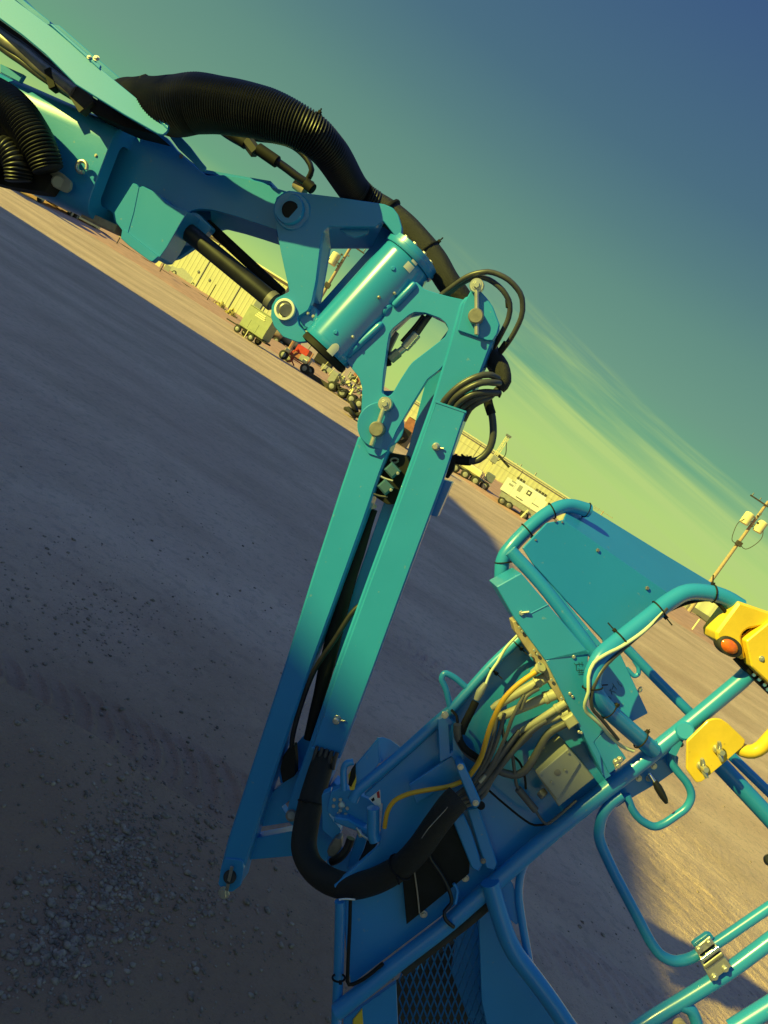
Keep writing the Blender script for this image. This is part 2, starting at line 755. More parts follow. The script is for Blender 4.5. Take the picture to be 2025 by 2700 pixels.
# rut direction on the ground, read from the furrows right of the basket
_a, _b = G(1750, 2230), G(1960, 2420)
RUT = Vector((_b.x - _a.x, _b.y - _a.y, 0)).normalized()
RUTC = G(1800, 2330)
_t1, _t2 = G(60, 1790), G(620, 2080)       # lugged tyre track in the shade
TRK = Vector((_t2.x - _t1.x, _t2.y - _t1.y, 0)).normalized()
_e1, _e2 = G(260, 1980), G(720, 2290)      # ridge edge
EDG = Vector((_e2.x - _e1.x, _e2.y - _e1.y, 0)).normalized()
RUTS_AT = [(G(1300, 1700), 0.9)]


def height(x, y):
    h = 0.030 * vnoise(x, y, 0.6, 1) + 0.020 * vnoise(x, y, 1.7, 2) + 0.010 * vnoise(x, y, 5.0, 3)
    h = h + 0.006 * vnoise(x, y, 14.0, 4) + 0.004 * vnoise(x, y, 32.0, 5)
    # furrows: noise stretched along the rut direction
    u = (x - RUTC.x) * RUT.x + (y - RUTC.y) * RUT.y
    v = -(x - RUTC.x) * RUT.y + (y - RUTC.y) * RUT.x
    u = u + 0.25 * vnoise(x, y, 0.9, 11)
    v = v + 0.10 * vnoise(x, y, 1.6, 12)
    fur = vnoise(u * 1.6, v * 7, 1.5, 6) * 0.016 + np.abs(vnoise(u * 1.5, v * 13, 1.6, 7)) * -0.018
    crk = np.exp(-(vnoise(u * 1.2, v * 7, 1.9, 31) / 0.03) ** 2) * np.clip(vnoise(x, y, 1.3, 32) * 2.4 + 0.35, 0, 1)
    fur = fur - 0.034 * crk
    wgt = sstep(1.6 - np.abs(v) + 0.6 * vnoise(x, y, 0.7, 8), 0.0, 0.8) * sstep(4.2 - np.abs(u), 0.0, 1.0)
    h = h + fur * wgt * 0.8
    # lugged tyre track
    u = (x - _t1.x) * TRK.x + (y - _t1.y) * TRK.y
    v = -(x - _t1.x) * TRK.y + (y - _t1.y) * TRK.x
    lug = np.sin((u + 0.45 * v + 1.6 * v * v + 0.05 * vnoise(x, y, 3, 21)) * 2 * math.pi / 0.135)
    wt = sstep(0.26 - np.abs(v) + 0.12 * vnoise(x, y, 2.5, 24), 0, 0.12) * np.clip(0.45 + 1.5 * vnoise(x, y, 1.1, 22), 0, 1)
    h = h + wt * (0.030 * sstep(lug, 0.1, 0.9) - 0.016)
    # low step beside the track
    u = (x - _e1.x) * EDG.x + (y - _e1.y) * EDG.y
    v = -(x - _e1.x) * EDG.y + (y - _e1.y) * EDG.x + 0.06 * vnoise(x, y, 2.0, 23)
    h = h + 0.075 * sstep(-v, -0.015, 0.03) * sstep(3.2 - np.abs(u - 0.9), 0, 1.0) * sstep(v, -1.2, -0.2)
    return h


def build_ground():
    def axis(lo, hi, st, far):
        a = list(np.arange(lo, hi + 1e-6, st))
        s, p = st, lo
        left = []
        while p > -far:
            s *= 1.16
            p -= s
            left.append(p)
        s, p = st, hi
        right = []
        while p < far:
            s *= 1.16
            p += s
            right.append(p)
        return np.array(left[::-1] + a + right)
    xs = axis(-3.6, 4.9, 0.0145, 3000)
    ys = axis(1.3, 8.2, 0.0145, 3000)
    X, Y = np.meshgrid(xs, ys, indexing='ij')
    Z = height(X, Y)
    far = np.sqrt((X - 0.5) ** 2 + (Y - 5) ** 2)
    Z = Z * sstep(30 - far, 0, 22) - 0.15 * sstep(far, 200, 2500)
    nx, ny = X.shape
    V = np.stack([X.ravel(), Y.ravel(), Z.ravel()], 1)
    i = np.arange(nx * ny).reshape(nx, ny)
    Q = np.stack([i[:-1, :-1].ravel(), i[1:, :-1].ravel(), i[1:, 1:].ravel(), i[:-1, 1:].ravel()], 1)
    me = bpy.data.meshes.new('ground')
    me.vertices.add(len(V))
    me.vertices.foreach_set('co', V.ravel())
    me.loops.add(Q.size)
    me.loops.foreach_set('vertex_index', Q.ravel())
    me.polygons.add(len(Q))
    me.polygons.foreach_set('loop_start', np.arange(0, Q.size, 4))
    me.polygons.foreach_set('loop_total', np.full(len(Q), 4))
    me.polygons.foreach_set('use_smooth', np.ones(len(Q), dtype=bool))
    me.update()
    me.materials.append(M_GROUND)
    o = bpy.data.objects.new('ground', me)
    COL.objects.link(o)
    tag(o, kind='structure')


build_ground()


def build_gravel():
    ico = bmesh.new()
    bmesh.ops.create_icosphere(ico, subdivisions=1, radius=1.0)
    iv = np.array([v.co[:] for v in ico.verts])
    fi = np.array([[v.index for v in f.verts] for f in ico.faces])
    ico.free()
    pos = []
    # (pixel centre, spread px, count, size range)
    heaps = [((300, 2290), (75, 120), 1100), ((140, 2490), (75, 75), 600), ((520, 2340), (50, 130), 260), ((270, 1620), (120, 60), 260), ((420, 2150), (160, 120), 260),
             ((300, 2050), (260, 160), 300), ((330, 2420), (220, 150), 260), ((700, 2500), (160, 160), 160), ((200, 1500), (250, 90), 160),
             ((620, 1700), (120, 200), 120), ((1650, 2300), (150, 200), 90), ((500, 1300), (300, 150), 160), ((1880, 2300), (120, 200), 40)]
    for (c, s, n) in heaps:
        for _ in range(n):
            px, py = random.gauss(c[0], s[0]), random.gauss(c[1], s[1])
            if py < 900 + 0.64 * px:
                continue
            p = G(px, py)
            pos.append((p.x, p.y, min(0.019, 0.0045 + random.expovariate(1 / 0.0042))))
    for _ in range(2600):
        px, py = random.uniform(-100, 2100), random.uniform(1100, 2760)
        if py < 800 + 0.64 * px + 200:
            continue
        p = G(px, py)
        pos.append((p.x, p.y, min(0.012, 0.002 + random.expovariate(1 / 0.0018))))
    pos = np.array(pos)
    hz = height(pos[:, 0], pos[:, 1])
    n = len(pos)
    rs = RNG.uniform(0.6, 1.25, (n, len(iv), 1))
    sc = RNG.uniform(0.6, 1.3, (n, 1, 3)) * np.array([1, 1, 0.72])
    an = RNG.uniform(0, 6.28, n)
    v = iv[None] * rs * sc * pos[:, 2][:, None, None]
    ca, sa = np.cos(an)[:, None], np.sin(an)[:, None]
    x = v[:, :, 0] * ca - v[:, :, 1] * sa + pos[:, 0][:, None]
    y = v[:, :, 0] * sa + v[:, :, 1] * ca + pos[:, 1][:, None]
    z = v[:, :, 2] + hz[:, None] + pos[:, 2][:, None] * 0.1
    V = np.stack([x, y, z], 2).reshape(-1, 3)
    Fa = (fi[None] + (np.arange(n) * len(iv))[:, None, None]).reshape(-1, 3)
    me = bpy.data.meshes.new('gravel')
    me.vertices.add(len(V))
    me.vertices.foreach_set('co', V.ravel())
    me.loops.add(Fa.size)
    me.loops.foreach_set('vertex_index', Fa.ravel())
    me.polygons.add(len(Fa))
    me.polygons.foreach_set('loop_start', np.arange(0, Fa.size, 3))
    me.polygons.foreach_set('loop_total', np.full(len(Fa), 3))
    me.update()
    me.materials.append(M_STONE)
    o = bpy.data.objects.new('gravel', me)
    COL.objects.link(o)
    tag(o, 'loose grey gravel scattered in patches over the shaded dirt yard', 'gravel', kind='stuff')


build_gravel()


# unseen buildings left of the picture, roof lines shaped to cast the yard's shade
def build_shade_building(name, lab, XF, deep, prof, doors):
    # roof line in (a, b): a across the sun, b height along the sun's slope
    caz, saz, te = math.cos(SUN_AZ), math.sin(SUN_AZ), math.tan(SUN_EL)

    def roof(a, b):
        t = (XF - a * caz) / saz
        return (-a * saz + t * caz, b - te * t)
    ln = [roof(a, b) for a, b in prof]
    y0, y1 = ln[0][0], ln[-1][0]
    root = thing(name, lab, 'building', (XF - deep / 2, (y0 + y1) / 2, 0))
    V, Fc = [], []
    for (y, z) in ln:
        z = max(z, 0.05)
        V += [Vector((XF, y, 0)), Vector((XF, y, z)), Vector((XF - deep, y, z)), Vector((XF - deep, y, 0))]
    n = len(ln)
    for i in range(n - 1):
        a, b = 4 * i, 4 * i + 4
        Fc += [(a, b, b + 1, a + 1), (a + 1, b + 1, b + 2, a + 2), (a + 2, b + 2, b + 3, a + 3)]
    Fc += [(0, 1, 2, 3), (4 * n - 1, 4 * n - 2, 4 * n - 3, 4 * n - 4)]
    mk('wall', V, Fc, mat(name + '_render', (0.5, 0.46, 0.40), 0.8, var=0.1), root, 0)
    for y in doors:
        v, f = abox((XF + 0.03, y, 2.0), 0.06, 3.4, 4.0)
        mk('door', v, f, M_STEEL, root, 30)


build_shade_building('shade_warehouse', 'tall unseen warehouse, its stepped roof line shaped to cast the shade on the machine', -17.0, 0.6,
                     [(9.0, 2.22), (-0.9, 2.22), (-0.94, 2.52), (-1.17, 2.50), (-1.21, 2.10), (-2.0, 2.12), (-3.0, 2.3), (-3.9, 2.62), (-9.0, 4.1)], (-12.0, -7.0))  # roof step added to cast the sharper shade across the basket
build_shade_building('long_shade_warehouse', 'long high unseen warehouse whose shade lies over the far part of the yard', -30.0, 10.0,
                     [(-8.6, 3.9), (-10.0, 4.3), (-20.9, 6.5), (-26.8, 7.0), (-38.6, -0.4)], (4.0, 10.0, 16.0))
# ------------------------------------------------------------------ boom lift
PM = Plane((1260, 850, 2.0), (600, 2330, 2.26), (0, 400, 2.22))          # plane of the boom and jib side plates
PB = Plane((900, 2640, 1.86), (1960, 1790, 1.84), (1310, 1550, 1.82))   # plane of the platform front rail
BOOM_DIR = (PM.pt(560, 520) - PM.pt(0, 270)).normalized()
LIFT_POS = PM.pt(0, 270) - BOOM_DIR * 4.6
LIFT_POS.z = 0
LIFT = thing('boom_lift', 'large blue articulated boom lift with black hoses and a tilted work platform', 'boom lift', LIFT_POS)


def mp(pts, pl=None, off=0.0):
    pl = pl or PM
    return [pl.pt(p[0], p[1], (p[2] if len(p) > 2 else 0.0) + off) for p in pts]


def mpx(px, py, n, pl=None):
    return (pl or PM).m(px, py, n)


def bolts(pl, spots, off, r_px, mat_, parent, name='bolt', washer=True):
    for (x, y) in spots:
        hexbolt(pl.pt(x, y, off), pl.n, pl.m(x, y, r_px), mat_, parent, name, washer)


# ---- main boom: rounded box tube, open end towards the right
def build_boom():
    ax = BOOM_DIR
    up = PM.n.cross(ax)
    if up.z < 0: up = -up
    back = -PM.n
    end_top, end_bot = PM.pt(338, 330), PM.pt(196, 556)
    p0 = end_top
    hgt = (end_bot - end_top)
    # keep the end square to the boom
    hv = -up * abs(hgt.dot(up))
    W, T = 0.25, 0.048

    def ring(inset, shift):
        r_ = 0.05 - inset * 0.6
        c = []
        h, w = hv.length, W
        corners = [(inset, inset), (w - inset, inset), (w - inset, h - inset), (inset, h - inset)]
        q = round2([Vector(a) for a in corners], r_ * 1.3, 5)
        return [p0 + ax * shift + back * a.x - up * a.y for a in q]
    s_end = (end_bot - end_top).dot(ax) * 0.5
    L = 4.6
    mb = MB()
    loops = [ring(0.0, -L), ring(0.0, s_end - 0.002), ring(0.002, s_end), ring(T, s_end), ring(T + 0.001, s_end - 0.05), ring(0.012, s_end - 0.052), ring(0.013, s_end - 0.9)]
    n = len(loops[0])
    V = [v for l in loops for v in l]
    Fc = []
    for k in range(len(loops) - 1):
        for i in range(n):
            j = (i + 1) % n
            Fc.append((k * n + i, k * n + j, (k + 1) * n + j, (k + 1) * n + i))
    mb.add(V, Fc)
    boom = mb.build('main_boom', M_PAINT, LIFT, 35)
    # wear pads between the tubes
    for (x, y) in ((262, 585), (305, 605)):
        c = PM.pt(x, y, -0.10)
        v, f = box_geo(c, ax, up, PM.n, 0.03, 0.012, 0.05)
        mk('wear_pad', v, f, M_TAN, boom, 30)
    # lifting ring and small fittings on the side
    c = PM.pt(216, 440, 0.02)
    v, f = tube_geo([c + (PM.ex * math.cos(a) + PM.ey * math.sin(a)) * 0.016 for a in np.linspace(0, 5.6, 14)], 0.0055, 'poly')
    mk('hook', v, f, M_ZINC, boom)
    bolts(PM, [(253, 410)], 0.001, 3, M_ZINC, boom)
    # raised strip at far left
    plate('wear_strip', PM, [(0, 168), (62, 196), (50, 216), (0, 190)], 0.012, 0.014, M_PAINT, boom)
    return boom


BOOM = build_boom()

# fly boom nose: two shaped side plates joined by webs, with a wrapped lower lug
NOSE = [(225, 470), (300, 300), (400, 345), (440, 362), (470, 400), (545, 463), (590, 461), (640, 468), (690, 480), (728, 496), (752, 503), (800, 520), (815, 556),
        (800, 592), (770, 606), (728, 606), (680, 590), (620, 570), (578, 558), (548, 552), (520, 551), (502, 556), (484, 576), (458, 620), (430, 668), (415, 684),
        (402, 680), (360, 648), (318, 622), (300, 578), (296, 560), (262, 540)]
FLY = plate('fly_boom', PM, NOSE, -0.095, 0.018, M_PAINT, LIFT, r=6)
NOSE2 = [(225, 470), (300, 300), (400, 345), (440, 362), (470, 400), (545, 463), (640, 468), (728, 496), (800, 520), (815, 556), (770, 606), (738, 644), (690, 628),
         (641, 613), (593, 601), (557, 610), (530, 640), (500, 660), (470, 680), (430, 690), (400, 680), (318, 622), (296, 560)]
plate('side_plate', PM, NOSE2, -0.20, 0.018, M_PAINT, FLY, r=6)
for (a, b, w) in (((300, 306), (468, 402), 0.012), ((470, 404), (545, 466), 0.012), ((547, 466), (730, 498), 0.012)):
    beam('web', PM.pt(a[0], a[1], -0.157), PM.pt(b[0], b[1], -0.157), 0.10, 0.010, PM.n.cross(BOOM_DIR), M_PAINT, FLY)
# folded lug cover below the nose
plate('lug_cover', PM, [(350, 482), (362, 486), (366, 494), (376, 490), (420, 512), (436, 530), (462, 545), (496, 556), (474, 592), (440, 652), (420, 680), (404, 680), (372, 656), (330, 618), (306, 586), (301, 560)],
      -0.020, 0.08, M_PAINT, FLY, r=4)
plate('lug_cover', PM, [(322, 602), (336, 612), (378, 645), (418, 676), (402, 690), (394, 688), (340, 648), (318, 628)], -0.012, 0.02, M_PAINT, FLY, r=3)
v, f = tube_geo(mp([(366, 492), (352, 560), (336, 616)], PM, -0.0195), 0.0012, 'poly', seg=6)
mk('seam', v, f, M_PAINT, FLY)
# loose edge plate by the hose, top right of the nose
plate('guide_plate', PM, [(445, 338), (462, 345), (500, 385), (530, 425), (543, 440), (540, 452), (528, 450), (505, 425), (470, 392), (448, 362)], 0.012, 0.006, M_PAINT, FLY, r=3)
bolts(PM, [(478, 412)], -0.094, 4, M_STEEL, FLY)

# cable tray above the boom
TRAYP = Plane((0, 48, PM.depth(0, 48, 0.17) + 0.02), (420, 352, PM.depth(420, 352, 0.17)), (40, 0, PM.depth(40, 0, 0.17) + 0.02 + 0.03))
TRAY = plate('cable_tray', TRAYP, [(-420, -310), (-330, -310), (40, 0), (140, 74), (232, 152), (268, 183), (340, 242), (408, 298), (446, 332), (441, 346), (430, 355), (416, 352), (325, 300), (200, 222), (120, 142), (60, 92), (0, 48)], 0, 0.006, M_TRAY, LIFT, r=3)
TN = TRAYP.n
plate('tray_lid', PM, [(-300, -310), (-240, -310), (62, 0), (132, 56), (132, 66), (118, 64), (40, 0)], 0.05, 0.10, M_PAINT, TRAY)
plate('tray_lid', PM, [(128, 62), (156, 66), (250, 148), (340, 226), (320, 238), (268, 186), (236, 160)], 0.045, 0.10, M_PAINT, TRAY)
plate('tray_hinge', TRAYP, [(130, 62), (138, 62), (266, 172), (262, 182)], 0.004, 0.006, M_PAINT, TRAY)
plate('tray_tab', TRAYP, [(398, 296), (408, 293), (446, 326), (442, 340)], 0.006, 0.010, M_PAINT, TRAY)
for (x, y, s) in ((254, 154, 6), (235, 151, 4), (435, 313, 6.5), (409, 301, 4)):
    hexbolt(TRAYP.pt(x, y, 0.006), TN, TRAYP.m(x, y, s), M_ZINC, TRAY)
# dark underside of the tray and the hydraulic lines in it
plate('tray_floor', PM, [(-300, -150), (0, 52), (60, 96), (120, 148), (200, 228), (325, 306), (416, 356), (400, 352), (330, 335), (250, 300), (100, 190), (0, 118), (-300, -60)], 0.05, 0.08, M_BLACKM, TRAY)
tube('hydraulic_line', mp([(-200, -50), (0, 98), (60, 138), (105, 176), (150, 210), (200, 246)], PM, 0.055), 0.020, M_STEEL, LIFT)
tube('hydraulic_line', mp([(-200, -30), (0, 122), (60, 164), (105, 198), (150, 228), (205, 262)], PM, 0.05), 0.011, M_GREYH, LIFT)
tube('hydraulic_line', mp([(-200, -75), (0, 78), (60, 118), (110, 158), (160, 196), (205, 232)], PM, 0.045), 0.010, M_BLACK, LIFT)
beam('hose_clamp', PM.pt(132, 185, 0.06), PM.pt(146, 240, 0.06), 0.02, 0.03, PM.n, M_BLACKM, LIFT)
beam('hose_clamp', PM.pt(205, 240, 0.05), PM.pt(236, 290, 0.05), 0.05, 0.03, PM.n, M_GRIME_SHADE, LIFT)


# ---- corrugated hose
def corrugated(name, pts, rads, pitch, mat_, parent, amp=0.07):
    path, idx = catmull(pts, 0.004)
    d = [0.0]
    for i in range(1, len(path)):
        d.append(d[-1] + (path[i] - path[i - 1]).length)
    L = d[-1]
    nr = int(L / pitch)
    P_, Rr = [], []
    k = 0
    for i in range(nr * 4 + 1):
        s = L * i / (nr * 4)
        while k < len(d) - 2 and d[k + 1] < s: k += 1
        t = (s - d[k]) / max(1e-9, d[k + 1] - d[k])
        P_.append(path[k].lerp(path[k + 1], t))
        q = idx[k] * (1 - t) + idx[k + 1] * t
        j = min(int(q), len(rads) - 2)
        tt = q - j
        tt = tt * tt * (3 - 2 * tt)
        r = rads[j] * (1 - tt) + rads[j + 1] * tt
        Rr.append(r * (1 + amp * (0.5 if i % 4 in (1,) else (1 if i % 4 == 2 else (0.5 if i % 4 == 3 else -0.9)))))
    v, f = sweep(P_, Rr, 28)
    return mk(name, v, f, mat_, parent, 60)


HP = [(296, 262, -0.02), (350, 262, 0.03), (400, 272, 0.08), (460, 281, 0.12), (520, 273, 0.14), (600, 281, 0.15), (695, 300, 0.15), (800, 341, 0.13), (870, 402, 0.07), (935, 502, -0.06), (985, 540, -0.10)]
HR = [42, 48, 57, 65, 64, 60, 57, 49, 44, 40, 37]
HOSE = corrugated('corrugated_hose', mp(HP), [mpx(x, y, r) for (x, y, o), r in zip(HP, HR)], 0.0062, M_BLACK, LIFT)
H2 = [(975, 534, -0.10), (1020, 560, -0.11), (1060, 590, -0.11), (1092, 622, -0.11), (1143, 682, -0.11), (1180, 742, -0.11), (1222, 800, -0.13), (1262, 880, -0.15), (1300, 945, -0.14), (1318, 985, -0.10)]
HR2 = [37, 37, 36, 36, 36, 34, 33, 30, 27, 24]
SLV = tube('hose_sleeve', mp(H2), [mpx(x, y, r) for (x, y, o), r in zip(H2, HR2)], M_SLEEVE, LIFT, seg=24)


def ring_tie(c, ax, r, parent, mat_=M_BLACKM, tail=0.03, tr=0.0025, twist=0.3):
    """cable tie with a head and a tail"""
    ax = ax.normalized()
    ref = CAM - c
    u = (ref - ax * ref.dot(ax)).normalized()
    w = ax.cross(u)
    pts = [c + (u * math.cos(a) + w * math.sin(a)) * r for a in np.linspace(0, 2 * math.pi, 17)]
    mb = MB()
    mb.add(*tube_geo(pts, tr, 'poly', seg=6))
    a = twist
    hd = c + (u * math.cos(a) + w * math.sin(a)) * (r + tr)
    o = (u * math.cos(a) + w * math.sin(a))
    mb.add(*box_geo(hd, ax, w, u, 0.0045, 0.004, 0.004))
    if tail:
        mb.add(*tube_geo([hd, hd + o * tail * 0.6 + w * tail * 0.2, hd + o * tail + w * tail * 0.6], tr * 0.8, 'cr', 0.005, seg=6))
    return mb.build('cable_tie', mat_, parent)


def tie_at(pl, a, b, off, r_px, parent, **k):
    c = pl.pt(a[0], a[1], off)
    return ring_tie(c, pl.pt(b[0], b[1], off) - c, pl.m(a[0], a[1], r_px), parent, **k)


tie_at(PM, (812, 349), (850, 382), 0.122, 52, HOSE, tail=0.02, twist=-1.4)
tie_at(PM, (388, 268), (410, 270), 0.07, 58, HOSE, tail=0.0, tr=0.004)
tie_at(PM, (1025, 562), (1050, 585), -0.11, 39, SLV, tail=0.0, tr=0.006)
tie_at(PM, (1128, 662), (1143, 682), -0.11, 38, SLV, tail=0.03, twist=-1.5)
v, f = tube_geo(mp([(384, 250, 0.135), (388, 270, 0.138), (391, 290, 0.135)]), 0.004, 'cr')
mk('hose_tag', v, f, M_ZINC, HOSE)

# thin lines under the corrugated hose
LINE = tube('hydraulic_line', mp([(560, 325, -0.04), (600, 355, -0.04), (640, 378, -0.04), (700, 408, -0.04), (747, 438, -0.05), (790, 470, -0.06), (824, 490, -0.07)]), 0.0115, M_BLACK, LIFT)
cyl('fitting', PM.pt(652, 372, -0.04), PM.pt(676, 404, -0.04), 0.018, M_GRIME_SHADE, LINE, seg=6)
cyl('fitting', PM.pt(606, 350, -0.04), PM.pt(650, 380, -0.04), 0.016, M_BLACKM, LINE)
cyl('fitting', PM.pt(680, 392, -0.04), PM.pt(732, 428, -0.045), 0.017, M_BLACKM, LINE)
tube('hydraulic_line', mp([(640, 352, -0.06), (672, 365, -0.06), (730, 372, -0.06), (775, 388, -0.06), (808, 418, -0.06), (822, 448, -0.06), (812, 472, -0.07)]), 0.008, M_BLACK, LIFT)
v, f = cyl_geo(PM.pt(778, 482, -0.08), PM.pt(806, 505, -0.08), 0.016, 0.003)
mk('fitting', v, f, M_TAN, LIFT)
cyl('fitting', PM.pt(806, 482, -0.06), PM.pt(826, 500, -0.06), 0.015, M_BLACKM, LIFT)

# second corrugated hose and bundle at the far left
HOSE2P = [(-160, 210, 0.06), (-60, 240, 0.08), (0, 266, 0.09), (45, 302, 0.10), (84, 356, 0.10), (112, 408, 0.09), (128, 450, 0.08)]
corrugated('corrugated_hose', mp(HOSE2P), [mpx(x, y, r) for (x, y, o), r in zip(HOSE2P, [46, 47, 47, 46, 44, 40, 36])], 0.0085, M_BLACK, LIFT, 0.09)
corrugated('corrugated_hose', mp([(-60, 470, 0.08), (-20, 420, 0.09), (20, 400, 0.09), (44, 430, 0.09), (50, 480, 0.08)]), [0.034, 0.036, 0.038, 0.036, 0.034], 0.009, M_BLACK, LIFT, 0.09)
plate('bundle_bracket', PM, [(-60, 340), (0, 352), (60, 402), (98, 428), (140, 470), (118, 505), (76, 500), (20, 490), (-60, 470)], 0.05, 0.05, M_BLACKM, LIFT, r=6)
plate('bundle_bracket', PM, [(-40, 330), (30, 330), (75, 385), (60, 420), (0, 380)], 0.02, 0.03, M_GRIME_SHADE, LIFT, r=6)
plate('cover_plate', PM, [(132, 443), (162, 455), (188, 478), (186, 498), (172, 508), (140, 492), (115, 472)], 0.035, 0.008, M_GREYB, LIFT, r=6)
cyl('cap', PM.pt(153, 480, 0.033), PM.pt(153, 480, 0.042), 0.018, M_GREYB, LIFT, 0.006)

# ---- tilt cylinder under the nose
CYLB = cyl('tilt_cylinder', PM.pt(470, 590, -0.085), PM.pt(716, 792, -0.085), mpx(600, 700, 25), M_BLACK, LIFT, 0.004, 32)
cyl('collar', PM.pt(708, 785, -0.085), PM.pt(724, 799, -0.085), mpx(600, 700, 27), M_STEEL, CYLB, 0.004, 32)
cyl('rod', PM.pt(545, 590, -0.16), PM.pt(745, 775, -0.16), mpx(600, 700, 15), M_BLACKM, CYLB, 0.003)
plate('cylinder_lug', PM, [(470, 560), (520, 560), (560, 600), (520, 640), (470, 640), (445, 610)], -0.10, 0.03, M_PAINT, LIFT, r=10)

# ---- pivot boss of the nose
BOSS = cyl('pivot_boss', PM.pt(770, 556, -0.11), PM.pt(770, 556, 0.014), mpx(770, 556, 48), M_PAINT, LIFT, 0.003, 48)
v, f = lathe_geo(PM.pt(766, 554, 0.010), PM.n, [(0, mpx(770, 556, 40)), (0.012, mpx(770, 556, 40)), (0.016, mpx(770, 556, 37))], 48)
mk('pivot_cap', v, f, M_PAINT, BOSS)
cyl('pin', PM.pt(766, 554, 0.02), PM.pt(766, 554, 0.030), mpx(766, 554, 22.5), M_BLACKM, BOSS, 0.003, 36)

# ---- end bracket: shaped near plate, far plate and webs
BRK = [(728, 520), (760, 502), (820, 511), (900, 521), (1013, 538), (1036, 548), (1050, 566), (1060, 600), (1058, 620), (1048, 630), (1010, 582), (989, 598), (930, 598), (866, 597), (852, 611), (845, 645), (833, 741), (822, 795),
       (812, 818), (784, 836), (788, 858), (820, 892), (806, 901), (786, 903), (746, 888), (722, 860), (714, 835), (716, 806), (727, 787), (742, 779), (763, 769), (742, 672), (726, 590), (722, 555)]
ENDB = plate('end_bracket', PM, BRK, -0.004, 0.02, M_PAINT, LIFT, r=5)
plate('side_plate', PM, [(728, 520), (760, 502), (820, 511), (900, 521), (1013, 538), (1060, 590), (1050, 650), (1000, 690), (850, 850), (800, 870), (746, 870), (716, 830), (727, 787), (763, 769), (742, 672), (726, 590)],
      -0.15, 0.016, M_PAINT, ENDB, holes=[[(869, 652), (976, 652), (842, 803)]], r=5)


def ribbon(name, near, far, o1, o2, th, dirn, mat_, parent):
    """plate bridging two chains of points at two depths"""
    a = [PM.pt(x, y, o1) for x, y in near]
    b = [PM.pt(x, y, o2) for x, y in far]
    n = len(a)
    V = a + b + [p + dirn * th for p in a] + [p + dirn * th for p in b]
    Fc = []
    for i in range(n - 1):
        Fc += [(i, i + 1, n + i + 1, n + i), (2 * n + i, 3 * n + i, 3 * n + i + 1, 2 * n + i + 1), (i, 2 * n + i, 2 * n + i + 1, i + 1), (n + i, n + i + 1, 3 * n + i + 1, 3 * n + i)]
    Fc += [(0, n, 3 * n, 2 * n), (n - 1, 3 * n - 1, 4 * n - 1, 2 * n - 1)]
    return mk(name, V, Fc, mat_, parent, 40)


ribbon('web', [(864, 599), (900, 599), (950, 599), (1006, 599)], [(866, 652), (900, 652), (940, 652), (980, 652)], -0.02, -0.15, 0.008, PM.ey, M_PAINT, ENDB)
ribbon('web', [(866, 599), (853, 612), (846, 645), (834, 741), (823, 796)], [(878, 646), (868, 656), (862, 690), (851, 755), (843, 803)], -0.02, -0.15, 0.008, -PM.ex, M_PAINT, ENDB)
ribbon('web', [(555, 556), (580, 560), (620, 572), (680, 592), (728, 608)], [(560, 608), (593, 601), (641, 613), (690, 628), (736, 643)], -0.108, -0.2, 0.008, PM.ey, M_PAINT, FLY)
plate('lug', PM, [(893, 603), (972, 603), (968, 616), (948, 624), (935, 627), (915, 620)], -0.03, 0.012, M_PAINT, ENDB, r=4)
plate('lug', PM, [(784, 836), (800, 812), (816, 800), (832, 812), (838, 842), (822, 868), (800, 860)], -0.02, 0.05, M_PAINT, ENDB, r=4)
# rod eye
v, f = lathe_geo(PM.pt(753, 817, -0.004), PM.n, [(0, mpx(750, 816, 28)), (0.012, mpx(750, 816, 28)), (0.013, mpx(750, 816, 22)), (0.005, mpx(750, 816, 20))], 40)
EYE = mk('rod_eye', v, f, M_WHITE, ENDB)
cyl('pin', PM.pt(753, 817, 0.0), PM.pt(754, 818, 0.013), mpx(753, 817, 18.5), M_STEEL, ENDB, 0.003, 32)
bolts(PM, [(812, 826), (826, 834)], -0.01, 3, M_ZINC, ENDB)

# ---- rotator: round housing lying across
C0, C1 = PM.pt(862, 922, -0.030), PM.pt(1074, 688, -0.062)
RR = mpx(960, 800, 77)
axr = (C1 - C0)
Lr = axr.length
ROT = mk('rotator_housing', *lathe_geo(C0, axr, [(0.0, RR * 0.97), (0.006, RR), (Lr * 0.055, RR), (Lr * 0.056, RR * 0.992), (Lr * 0.062, RR * 0.992), (Lr * 0.063, RR), (Lr * 0.955, RR), (Lr * 0.956, RR * 0.99), (Lr - 0.005, RR * 0.99), (Lr, RR * 0.96)], 64), M_PAINTC, LIFT)
mk('end_cap', *lathe_geo(C0 - axr.normalized() * 0.022, axr, [(0, RR * 0.80), (0.003, RR * 0.94), (0.018, RR * 0.94), (0.0215, RR * 0.9)], 48), M_BLACKM, ROT)
mk('end_flange', *lathe_geo(C1 + axr.normalized() * 0.001, axr, [(0, RR * 1.03), (0.003, RR * 1.05), (0.016, RR * 1.05), (0.018, RR * 1.0), (0.030, RR * 1.0), (0.033, RR * 0.9)], 48), M_PAINT, ROT)


def on_rot(px, py, push=0.0):
    """point where the view ray meets the housing"""
    r = ray(px, py)
    a = axr.normalized()
    d = r - a * r.dot(a)
    m = (CAM - C0) - a * (CAM - C0).dot(a)
    A_, B_, C_ = d.dot(d), 2 * d.dot(m), m.dot(m) - (RR + push) ** 2
    disc = max(0, B_ * B_ - 4 * A_ * C_)
    t = (-B_ - math.sqrt(disc)) / (2 * A_)
    p = CAM + r * t
    n = (p - C0) - a * (p - C0).dot(a)
    return p, n.normalized()


